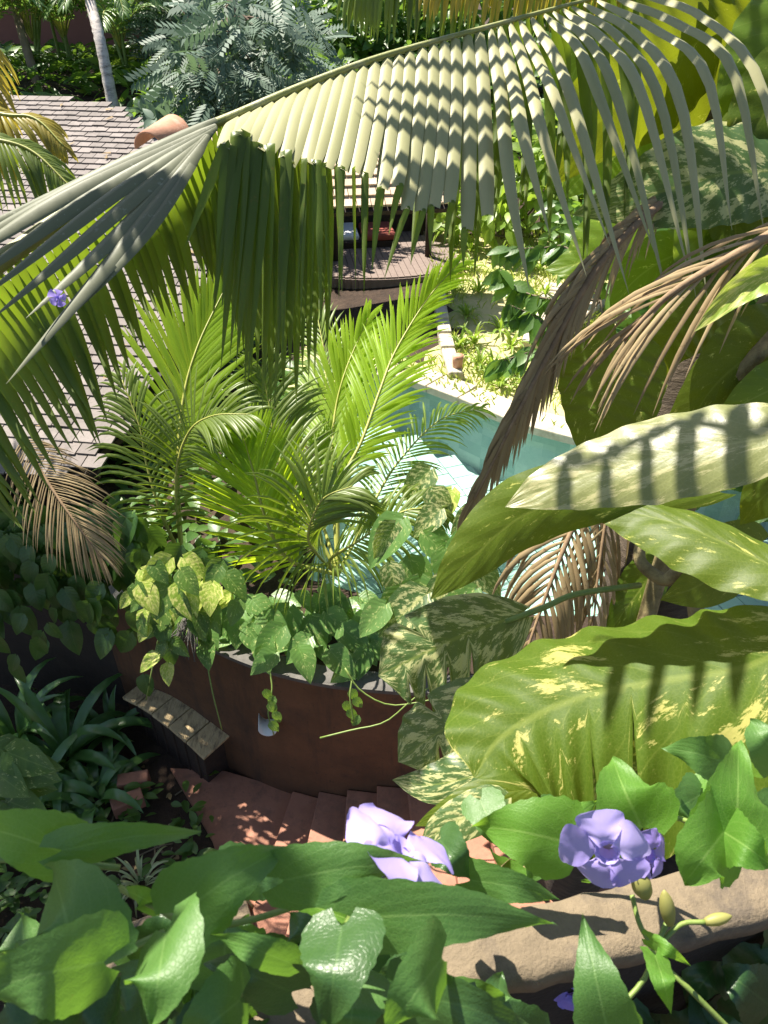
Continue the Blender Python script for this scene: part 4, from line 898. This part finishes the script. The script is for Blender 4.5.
strap_plant(112, 735, 12, .5, .06, 'small strappy plant squeezed between the big one and the wooden box')
strap_plant(142, 885, 26, .3, .016, 'small pale spider plant on bare soil beside the terracotta path', mat='spider', cat='spider plant', group='spider plants', name='spider_plant', el=(15, 80), droop=1.2)
strap_plant(238, 892, 18, .26, .014, 'spider plant peeping out between foreground leaves next to the border wall', mat='spider', cat='spider plant', group='spider plants', name='spider_plant', el=(15, 80), droop=1.2)
# variegated plant at the very left
sp_ = []
for px, py in ((-4, 745), (8, 752), (4, 768), (10, 782), (-4, 795), (-8, 770), (6, 800), (-12, 812), (12, 765)):
    sp_.append((P(px, py, 4.7 - U(0, .2)), V((1, -.3, -.2)) + rv(.2), V((0, -.6, 1)) + rv(.1), U(.26, .34)))
vine_mass('croton_plant', 'pale variegated leafy plant at the left edge of the bed', sp_, 'pothos', .3, None, cat='plant', loc=G(-10, 800, 0), stems=[[G(-10, 820, 0), P(-6, 770, 4.7), P(-4, 740, 4.7)]])
# ground cover and sunlit weeds
gc = MB()
for i in range(900):
    px, py = U(-40, 215), U(770, 980)
    if px > 100 and not (px > 175 and py > 815) and random.random() < .86 and not (95 < px < 142 and 772 < py < 830): continue
    b = G(px, py, .05 + U(0, .12)); a = U(0, 6.28)
    stamp(gc, T_oval, b, V((math.cos(a), math.sin(a), .3)), V((0, 0, 1)) + rv(.3), U(.06, .12))
gc.build('ground_cover', 'bush', kind='stuff')
m_ = MB()
for i in range(16):
    a = G(U(105, 200), U(770, 920), .012); b = a + V((U(-.25, .25), U(-.25, .25), 0)); tube(m_, [a, a.lerp(b, .5) + V((U(-.05, .05), U(-.05, .05), .01)), b], .006, 5, 6)
m_.build('fallen_twigs', 'stem_brown', kind='stuff')
m_ = MB()
for i in range(70):
    a = G(U(100, 215), U(765, 940), .012); stamp(m_, T_oval, a, rv(1) * V((1, 1, .1)).length, V((0, 0, 1)), U(.04, .09))
m_.build('leaf_litter', 'frond_dry', kind='stuff')

# ================================================================== BACKGROUND
# palm trunks
for i, (pp, r_, lab, mt) in enumerate((([(76, -60, 11.7), (90, 0, 11.6), (102, 50, 11.5), (114, 108, 11.5)], .085, 'pale grey slender palm trunk leaning beside the far end of the roof', 'pale_bark'), ([(2, -60, 13), (16, 10, 12.8), (30, 60, 12.6), (46, 104, 12.4)], .075, 'dark thin palm trunk at the top left leaning above the roof', 'bark'))):
    q = [P(*a) for a in pp]; root = thing('slender_palm', q[-1], lab, 'palm tree', 'slender palms behind the house')
    q[-1].z -= .7
    m_ = MB(); up = (q[0] - q[1]).normalized(); tube(m_, [q[0] + up * 7] + q, lambda t: r_ * (.75 + .3 * t) + .006 * math.sin(t * 160), 12, 60); m_.build('trunk', mt, root)
    top_ = q[0] + up * 7
    for k in range(9):
        a = k * .7; dr = V((math.cos(a), math.sin(a), .5)); frond(root, [top_, top_ + dr * .9 + V((0, 0, .3)), top_ + dr * 1.9, top_ + dr * 2.6 - V((0, 0, 1))], 30, .7, .05, (0, 0, 1), droop=.9, mat='areca', seg=4)
def areca(px, py, d, n, L, label, mat='areca'):
    b = P(px, py, d); b.z = hgt(b.x, b.y) if abs(b.z - hgt(b.x, b.y)) < 1 else b.z
    root = thing('areca_palm', b, label, 'palm', 'feathery palms below the far building')
    m_ = MB()
    for i in range(4): tube(m_, [b + V((U(-.15, .15), U(-.1, .1), -.1)), b + V((U(-.2, .2), U(-.1, .1), .9))], (.035, .025), 7, 6)
    m_.build('stem', 'stem', root)
    for i in range(n):
        a = i * 2.399; o_ = V((math.cos(a), math.sin(a), 0)); up = U(.7, 1.3)
        p0 = b + V((0, 0, .5)); frond(root, [p0, p0 + o_ * L * .3 + V((0, 0, L * .6 * up)), p0 + o_ * L * .7 + V((0, 0, L * .75 * up)), p0 + o_ * L * 1.05 + V((0, 0, L * .5 * up))], 22, .42, .035, (0, 0, 1), droop=.9, a0=60, a1=25, mat=mat, r0=.015, lift=.15, seg=3)
areca(44, 90, 13.5, 17, 1.5, 'feathery palm left of the pale trunk against the brown wall')
areca(4, 86, 13, 15, 1.4, 'feathery palm at the top left corner behind the dark trunk')
areca(74, 84, 14, 15, 1.2, 'feathery palm directly behind the pale grey trunk')
areca(128, 92, 13, 13, 1.0, 'small feathery palm to the right of the pale grey trunk')
areca(150, 62, 15, 13, 1.2, 'feathery palm half hidden by the silvery tree')
# silvery trees
def silver_tree(px, py, d, zt, label, blobs, nleaf):
    b = P(px, py, d); root = thing('silver_leaf_tree', b, label, 'tree', 'silvery leaved trees behind the house')
    m_ = MB(); top_ = P(px - 8, -40, d); tube(m_, [b - V((0, 0, .4)), b.lerp(top_, .5) + V((.08, 0, 0)), top_], (.11, .05), 9, 16)
    cs = [P(*q[:3]) for q in blobs]
    for c in cs: tube(m_, [b.lerp(top_, U(.4, .9)), (b.lerp(top_, .7) + c) / 2 + rv(.1), c], (.035, .012), 6, 8)
    m_.build('trunk', 'bark', root)
    cm = MB()
    for (x, y, dd, rr), c in zip(blobs, cs):
        for i in range(int(nleaf * rr)):
            o_ = rv(1); o_.normalize(); o_ *= rr * U(.25, 1) ** .5; p = c + o_
            stamp(cm, T_pin, p, V((o_.x, o_.y - .2, -.3 * rr)) + rv(.4 * rr), V((0, -.4, 1)) + rv(.5), U(.28, .66))
    cm.build('crown', 'silver', root)
silver_tree(236, 150, 11, 0, 'silvery blue leaved tree with a forked trunk behind the arching frond', [(250, 60, 10.6, .75), (225, 95, 10.4, .6), (275, 110, 10.6, .6), (205, 60, 10.8, .55), (300, 70, 10.8, .6), (240, 20, 10.6, .6), (190, 105, 10.6, .45), (285, 25, 11, .6)], 90)
silver_tree(165, 40, 13.5, 0, 'smaller silvery leaved tree nearer the pale trunk and brown wall', [(172, 22, 13, .5), (160, -5, 13, .5), (200, 15, 12.6, .6), (205, 40, 12.5, .5)], 100)
def shrub(name, label, blobs, mat, tm, s, n, cat='shrub', group=None, up=.7, base=None, stem=True):
    cs = [P(*q[:3]) for q in blobs]; b = base or (sum(cs, V()) / len(cs)); 
    if base is None: b.z = min(c.z for c in cs) - .4
    root = thing(name, b, label, cat, group)
    if stem:
        m_ = MB()
        for c in cs: tube(m_, [b + rv(.03), (b + c) / 2 + rv(.06), c], (.022, .008), 5, 8)
        m_.build('stem', 'stem_brown', root)
    mb = MB()
    for (x, y, dd, rr), c in zip(blobs, cs):
        for i in range(int(n * rr * rr * 4)):
            o_ = rv(1); o_.normalize(); o_ *= rr * U(.15, 1) ** .5; o_.z *= .85; p = c + o_
            stamp(mb, tm, p, o_.normalized() * .7 + V((0, -.3, -.2)) + rv(.5), V((0, -.35, up)) + rv(.35), s * U(.7, 1.25))
    mb.build('leaves', mat, root); return root
shrub('shrub', 'green shrub at the foot of the silvery tree by the ridge tile', [(150, 95, 12, .45), (175, 80, 12.5, .5), (185, 118, 11, .4), (160, 118, 11.2, .35)], 'bush', T_lance, .3, 60)
shrub('shrub', 'bright green broad leaved shrub beside the base of the pale trunk', [(112, 88, 12.8, .3), (120, 68, 13, .3), (108, 100, 12.6, .22)], 'bush_lit', T_heart, .36, 30)
shrub('shrub', 'grey green low shrub creeping over the roof edge behind the ridge tile', [(150, 125, 10.2, .3), (165, 130, 9.8, .28), (135, 118, 10.6, .25)], 'silver', T_oval, .16, 130)
shrub('tree', 'dark leafy tree standing behind the silvery trees along the top', [(480, 10, 14, 1.2), (560, 0, 14, 1.2), (300, 20, 15, 1.3), (340, 50, 14, 1.2), (230, 30, 16, 1.4), (370, 20, 14, 1.1), (320, 110, 13, 1.0), (400, 60, 14, 1.1), (420, 0, 15, 1.3)], 'bush', T_oval, .24, 130, cat='tree')
shrub('shrub', 'lush green shrub behind the hanging frond tips to the right of the pavilion', [(470, 190, 12, .7), (510, 165, 12, .8), (455, 215, 11.5, .4), (545, 190, 11.5, .7), (500, 215, 11, .4), (570, 150, 11, .8)], 'bush_lit', T_oval, .26, 75)
shrub('shrub', 'taller dark green shrub behind the lush one under the striped frond', [(480, 110, 14, 1.1), (540, 100, 13.5, 1.1), (440, 130, 14.5, 1.0), (600, 90, 12.5, 1.1), (640, 150, 11, 1.0), (620, 220, 10, .7)], 'bush', T_oval, .26, 90)
shrub('shrub', 'leafy shrub on the bank behind the dry brown frond', [(600, 250, 9, .5), (640, 270, 8.5, .5), (580, 225, 10, .5), (690, 300, 7.5, .6), (740, 330, 7, .6), (660, 350, 6.6, .4)], 'bush', T_oval, .2, 110)
shrub('shrub', 'dark shrub mass filling the far side of the pool behind the palm trunk', [(720, 430, 5.2, .5), (780, 400, 5.0, .5), (700, 350, 5.4, .5), (760, 300, 5.0, .5), (820, 480, 4.6, .4), (740, 220, 5.4, .6), (700, 120, 5.6, .6), (760, 60, 5.4, .7), (660, 30, 6, .6)], 'pothos_dark', T_heart, .24, 80)
# leafy sapling with dark leaves before the bank
sb = G(560, 330, 1.3); sap = thing('sapling', sb, 'thin branching sapling with dark oval leaves in front of the grassy bank', 'sapling')
m_ = MB(); lv = MB()
for pts in ([(600, 300, 6.2), (560, 345, 6.3), (530, 352, 6.4), (500, 362, 6.4)], [(600, 300, 6.2), (555, 300, 6.3), (520, 290, 6.5), (500, 270, 6.5)], [(560, 345, 6.3), (540, 320, 6.4), (510, 305, 6.4)], [(600, 300, 6.2), (570, 250, 6.4), (540, 248, 6.5), (500, 250, 6.6)], [(600, 300, 6.2), (610, 360, 6.3), (600, 420, 6.5)]):
    q = [P(*a) for a in pts]; pth = cr(q, 14); tube(m_, pth, (.012, .005), 5)
    for i in range(3, 14):
        for _ in range(2): stamp(lv, T_oval, pth[i], V((U(-1, .4), -.3, -.6)) + rv(.3), V((0, -.6, 1)) + rv(.3), U(.16, .24))
m_.build('branch', 'stem_brown', sap); lv.build('leaves', 'bush', sap)
# planting rows on the bank and grass
i = 0
tufts = []
for px, py in ((470, 280), (478, 300), (466, 320), (474, 342), (500, 330), (505, 300), (492, 372), (515, 372), (530, 385), (500, 385), (512, 345), (540, 275), (525, 300), (470, 260), (500, 262), (545, 300), (560, 275), (480, 365), (575, 260), (520, 265), (585, 285), (452, 300), (460, 345)):
    b = G(px, py, 1.28)
    z = hgt(b.x, b.y); b.z = z
    root = thing('young_plant', b, 'small bright green bedding plant growing on the sunny bank', 'bedding plant', 'bedding plants on the bank'); m_ = MB()
    for k in range(16):
        a = k * 2.399; e = R_(U(25, 80)); d = V((math.cos(a) * math.cos(e), math.sin(a) * math.cos(e), math.sin(e)))
        blade(m_, grow(b, d, U(.2, .36), 1.0, 5), .035, V((0, 0, 1)) - V((d.x, d.y, 0)) * .4, -.2, .35)
    m_.build('leaves', 'bush_lit', root)
gm = MB()
for k in range(9000):
    x, y = U(.1, 5), U(6.2, 13); 
    if inpoly(x, y, pool) or (y > 6 and x < .5 and y < 8.5 and random.random() < .6) or (x < .7 and y > 8.2): continue
    if math.sin(x * 3.1) + math.cos(y * 2.3 + x) < -.2 and random.random() < .8: continue
    z = hgt(x, y); a = U(0, 6.28); blade(gm, [V((x, y, z)), V((x + math.cos(a) * .03, y + math.sin(a) * .03, z + .06)), V((x + math.cos(a) * .08, y + math.sin(a) * .08, z + U(.07, .15)))], .016, V((0, -1, .5)), .1)
gm.build('grass', 'grass', kind='stuff')
gm = MB()
for k in range(2600):
    x, y = U(-4, .4), U(4.2, 11); 
    if inpoly(x, y, pool) or y < wall_y(x) + .2 or (y > 8.0 and x > -1.3): continue
    a = U(0, 6.28); stamp(gm, T_oval, V((x, y, hgt(x, y) + U(0, .15))), V((math.cos(a), math.sin(a), .4)), V((0, 0, 1)) + rv(.3), U(.1, .2))
for k in range(2200):
    x, y = U(-9, -1), U(11.5, 18); a = U(0, 6.28); stamp(gm, T_lance, V((x, y, hgt(x, y) + U(0, .25))), V((math.cos(a), math.sin(a), .7)), V((0, 0, 1)) + rv(.3), U(.2, .45))
gm.build('undergrowth', 'bush', kind='stuff')
# dry reed tuft on the planter corner
m_ = MB(); b = P(188, 616, 4.8)
for k in range(34):
    e = P(188 + U(-22, 10), 650 + U(-12, 12), 4.75); tube(m_, [b + rv(.02), b.lerp(e, .5) + rv(.02), e], .0035, 4, 6)
tag(m_.build('dry_tuft', 'planter_rim'), 'grey dried flower stalk drooping over the planter corner among yellow leaves', 'dry tuft')

# ================================================================== FOREGROUND PARAPET AND VINES
# ledge (coping on the balcony parapet)
pl_ = thing('parapet', P(600, 980, 1.1), 'rough terracotta coloured parapet coping in the foreground under the purple flowers', 'parapet')
m_ = MB()
pts = [P(250, 1010, .98), P(360, 985, 1.0), P(450, 962, 1.02), P(540, 945, 1.05), P(650, 918, 1.1), P(780, 885, 1.16), P(900, 850, 1.25)]
path_ = cr(pts, 50); T = tans(path_); vv, ff = [], []
prof = [(-.047, -.016), (-.048, .0), (-.047, .014), (-.042, .023), (-.026, .026), (.0, .027), (.026, .026), (.042, .022), (.048, .012), (.048, -.014), (.0, -.019)]
for i, p in enumerate(path_):
    S = T[i].cross(V((0, 0, 1))).normalized()
    for a, b in prof: vv.append(p + S * (a + .002 * math.sin(i * 1.7)) + V((0, 0, b + .0012 * math.sin(i * 2.3 + a * 60) + U(-.0012, .0008))))
    if i:
        k = len(prof)
        for j in range(k): ff.append(((i - 1) * k + j, (i - 1) * k + (j + 1) % k, i * k + (j + 1) % k, i * k + j))
m_.add(vv, ff); m_.build('coping', 'ledge', pl_)
m_ = MB()
for i in range(49):
    a, b = path_[i], path_[i + 1]; S = T[i].cross(V((0, 0, 1))).normalized(); S2_ = T[i + 1].cross(V((0, 0, 1))).normalized(); w_ = .035
    z0 = -1.1
    q = [a - S * w_ - V((0, 0, .031)), b - S2_ * w_ - V((0, 0, .031)), b - S2_ * w_ + V((0, 0, z0)), a - S * w_ + V((0, 0, z0)), a + S * w_ - V((0, 0, .031)), b + S2_ * w_ - V((0, 0, .031)), b + S2_ * w_ + V((0, 0, z0)), a + S * w_ + V((0, 0, z0))]
    m_.add(q, [(0, 1, 2, 3), (7, 6, 5, 4)], rnd=.5)
m_.build('wall', 'dark_wall', pl_, smooth=False)

def vleaf(root, base, tip, hw, mat, arch=.12, d=.7, hint=None, sh='vine', **kw):
    """one serrated vine leaf between two pixel points"""
    a = V((base[0], base[1], d + (base[2] if len(base) > 2 else 0))); b = V((tip[0], tip[1], d + (tip[2] if len(tip) > 2 else 0)))
    L = (b - a).length; mid = (a + b) / 2 + V((U(-2, 2), -.03 * abs(b.x - a.x), -.03))
    k = dict(shape=sh, curl=.18, fold=.12, heart=.16, rough=.03, nv=34, nu=8, ripple=.007, rk=4.5, wave=.14); k.update(kw)
    return pxleaf(root, [tuple(a), tuple(mid), tuple(b)], hw * U(1.05, 1.25), hw * U(1.05, 1.25), mat, hint or (U(-.2, .2), -.75, .75), **k)
v1 = thing('flowering_vine', P(250, 1010, .9), 'foreground vine with broad dull green leaves and one purple flower at lower left', 'vine')
v2 = thing('flowering_vine', P(640, 1010, 1.1), 'sunlit foreground vine with bright leaves and pale purple flowers on the coping', 'vine')
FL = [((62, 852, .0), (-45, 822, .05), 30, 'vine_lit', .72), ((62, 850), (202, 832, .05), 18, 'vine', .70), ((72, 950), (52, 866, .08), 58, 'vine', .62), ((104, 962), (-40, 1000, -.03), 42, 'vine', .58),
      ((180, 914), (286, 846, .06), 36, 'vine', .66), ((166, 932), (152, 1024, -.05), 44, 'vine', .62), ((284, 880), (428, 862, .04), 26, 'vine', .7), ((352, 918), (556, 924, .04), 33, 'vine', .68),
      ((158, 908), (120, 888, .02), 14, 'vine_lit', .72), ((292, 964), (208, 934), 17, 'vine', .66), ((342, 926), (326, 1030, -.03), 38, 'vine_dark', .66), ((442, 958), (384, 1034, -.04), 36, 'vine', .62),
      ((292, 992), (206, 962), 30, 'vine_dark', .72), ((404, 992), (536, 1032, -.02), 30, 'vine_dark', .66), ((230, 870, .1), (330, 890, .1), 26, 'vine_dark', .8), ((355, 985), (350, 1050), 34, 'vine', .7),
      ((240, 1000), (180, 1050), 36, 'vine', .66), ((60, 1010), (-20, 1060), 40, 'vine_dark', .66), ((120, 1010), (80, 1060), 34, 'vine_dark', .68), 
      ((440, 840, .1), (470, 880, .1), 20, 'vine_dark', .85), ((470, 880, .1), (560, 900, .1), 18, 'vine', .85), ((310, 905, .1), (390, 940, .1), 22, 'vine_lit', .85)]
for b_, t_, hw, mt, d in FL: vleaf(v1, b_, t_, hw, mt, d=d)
for i in range(50):
    x, y = U(-30, 560), U(945, 1080)
    if y < 960 + max(0, (300 - x)) * .03: continue
    if x > 400 and y < 985: continue
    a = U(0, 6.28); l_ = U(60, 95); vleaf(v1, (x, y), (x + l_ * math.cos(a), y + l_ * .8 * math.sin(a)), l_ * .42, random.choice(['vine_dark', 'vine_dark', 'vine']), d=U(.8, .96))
for i in range(16):
    x, y = U(120, 430), U(900, 960)
    a = U(0, 6.28); l_ = U(50, 70); vleaf(v1, (x, y + 20), (x + l_ * math.cos(a), y + 20 + l_ * .8 * math.sin(a)), l_ * .4, 'vine_dark', d=U(.82, .92)) if y > 925 and x > 240 else None
m_ = MB()
for q in ([(-30, 858, .74), (60, 862, .73), (120, 868, .74)], [(120, 888, .73), (165, 912, .7), (195, 928, .69), (250, 920, .71), (300, 905, .74)], [(165, 970, .7), (170, 940, .69), (195, 928, .69)], [(195, 928, .69), (205, 915, .7)],
          [(400, 900, .74), (360, 920, .74), (300, 960, .74), (230, 1000, .74)], [(345, 930, .72), (355, 900, .76), (350, 880, .78)], [(395, 880, .76), (385, 910, .76), (360, 930, .76)], [(72, 950, .62), (100, 960, .64), (165, 932, .66)]):
    tube(m_, [P(*a) for a in q], .0034, 6, 14)
m_.build('stem', 'stem', v1)
RL = [((642, 828), (612, 758, .05), 42, 'vine_lit', 1.0), ((566, 842), (474, 826, .05), 38, 'vine_lit', 1.02), ((736, 834), (738, 742, .08), 36, 'vine_lit', .95), ((724, 832), (684, 884, -.03), 40, 'vine_lit', .95), ((724, 832), (775, 868, -.03), 26, 'vine_lit', .95),
      ((724, 762, .1), (662, 748, .12), 22, 'vine', 1.05), ((560, 818, .1), (528, 885, .05), 26, 'vine', 1.08), ((548, 838, .1), (600, 800, .1), 18, 'vine_lit', 1.1), ((612, 1050, -.1), (583, 914, -.06), 30, 'vine', .88), ((655, 955), (670, 1012, -.03), 16, 'vine_lit', .92),
      ((780, 760), (750, 720), 26, 'vine', 1.1), ((650, 940), (690, 965), 9, 'vine_lit', .95), ((500, 870, .1), (540, 900), 22, 'vine_lit', 1.12), ((600, 880, .1), (640, 850), 20, 'vine', 1.12), ((700, 795, .1), (660, 820, .1), 20, 'vine', 1.12),
      ((690, 790, .1), (720, 820, .1), 26, 'vine_lit', 1.15), ((760, 830, .1), (790, 790, .1), 30, 'vine', 1.1), ((480, 800, .1), (500, 850, .1), 20, 'vine', 1.2)]
for b_, t_, hw, mt, d in RL: vleaf(v2, b_, t_, hw, mt, d=d)
for i in range(55):
    x, y = U(540, 800), U(940, 1090)
    if y < 1010 - (x - 540) * .33: continue
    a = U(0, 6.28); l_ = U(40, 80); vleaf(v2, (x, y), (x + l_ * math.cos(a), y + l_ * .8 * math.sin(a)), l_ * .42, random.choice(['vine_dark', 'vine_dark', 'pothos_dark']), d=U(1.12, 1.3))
m_ = MB()
for q in ([(585, 1040, .95), (640, 985, .97), (655, 950, .98), (668, 920, 1.0)], [(655, 950, .98), (640, 925, 1.0), (632, 895, 1.02)], [(655, 950, .98), (680, 925, 1.0), (705, 922, 1.0)], [(655, 958, .97), (690, 990, .95), (740, 1040, .95)], [(720, 832, .97), (650, 815, 1.05), (560, 840, 1.08)]):
    tube(m_, [P(*a) for a in q], .0035, 6, 14)
m_.build('stem', 'stem', v2)

def flower(root, px, py, d, size, axis, roll=0, mat='petal', n=5, cup=.35):
    c = P(px, py, d); ax = V(axis).normalized(); e1 = ax.cross(V((0.1, .2, 1))).normalized(); e2 = ax.cross(e1)
    tb_ = MB(); tube(tb_, [c - ax * size * .9, c - ax * size * .45, c - ax * size * .05, c + ax * size * .06], lambda t: size * (.1 + .17 * t), 12, 12, cap=False)
    fo = tb_.build('flower', mat, root)
    th = MB(); tube(th, [c - ax * size * .42, c - ax * size * .34], (size * .16, size * .19), 12, cap=True); th.build('throat', 'throat', fo)
    for k in range(n):
        a = roll + 2 * math.pi * k / n + U(-.1, .1); o_ = e1 * math.cos(a) + e2 * math.sin(a); L = size * U(.85, 1.05)
        mids = [c + o_ * size * .16, c + o_ * L * .5 + ax * size * cup * .35, c + o_ * L + ax * size * (cup * .1 + U(-.15, .1))]
        bigleaf(mids, L * .56, L * .56, ax + rv(.08), shape='petal', fold=.0, curl=U(-.1, .4), heart=0, ripple=.03, rk=3, wave=.17, rough=.012, nu=10, nv=26).build('petal', mat, fo)
    cal = MB()
    for s in (-1, 1):
        o_ = e1 * s; mids = [c - ax * size * 1.0, c - ax * size * .7 + o_ * size * .2, c - ax * size * .3 + o_ * size * .16]
        bigleaf(mids, size * .2, size * .2, o_, shape='lance', curl=.5, nu=4, nv=12, mb=cal)
    cal.build('calyx', 'calyx', fo)
flower(v1, 400, 848, .74, .056, tuple(RT * .5 + UP * .84 - FW * .16), .4, 'petal', cup=.3)
flower(v2, 607, 852, .93, .056, (-.3, -.8, .35), .2, 'petal', cup=.15)
flower(v2, 650, 856, .98, .035, (.5, -.6, .5), .7, 'petal_deep')
flower(v2, 571, 992, 1.08, .03, (-.2, -.6, .5), .3, 'petal_deep')
def bud(root, a, b, r_):
    m_ = MB(); p, q = P(*a), P(*b); tube(m_, [p, p.lerp(q, .35), p.lerp(q, .7), q], lambda t: r_ * (math.sin(math.pi * min(1, t * .9 + .12)) ** .7) + .0008, 10, 12); m_.build('flower_bud', 'calyx', root)
bud(v2, (670, 924, .98), (664, 890, .97), .009); bud(v2, (705, 922, 1.0), (732, 916, 1.0), .007); bud(v2, (646, 896, .98), (636, 872, .97), .012)
# fallen blossom on the big frond
ff_ = thing('fallen_blossom', P(58, 297, 1.78), 'small purple blossom caught on the drooping leaflet of the big frond', 'blossom')
c = P(58, 297, 1.79)
for k in range(5):
    a = k * 1.257; o_ = V((math.cos(a), -.3, math.sin(a))); bigleaf([c, c + o_ * .012, c + o_ * .022], .01, .01, (0, -1, .3), shape='petal', nu=3, nv=8, wave=.3).build('petal', 'petal_deep', ff_)
# dry curled leaf near the ledge
m_ = MB(); bigleaf([P(500, 872, 1.2), P(514, 860, 1.18), P(526, 848, 1.2)], .018, .018, (0, -.8, .6), curl=-.9, wave=.5, rough=.12, mb=m_)
dl = m_.build('dry_leaf', 'frond_dry'); tag(dl, 'curled orange brown dead leaf beside the bright leaves above the coping', 'dead leaf')
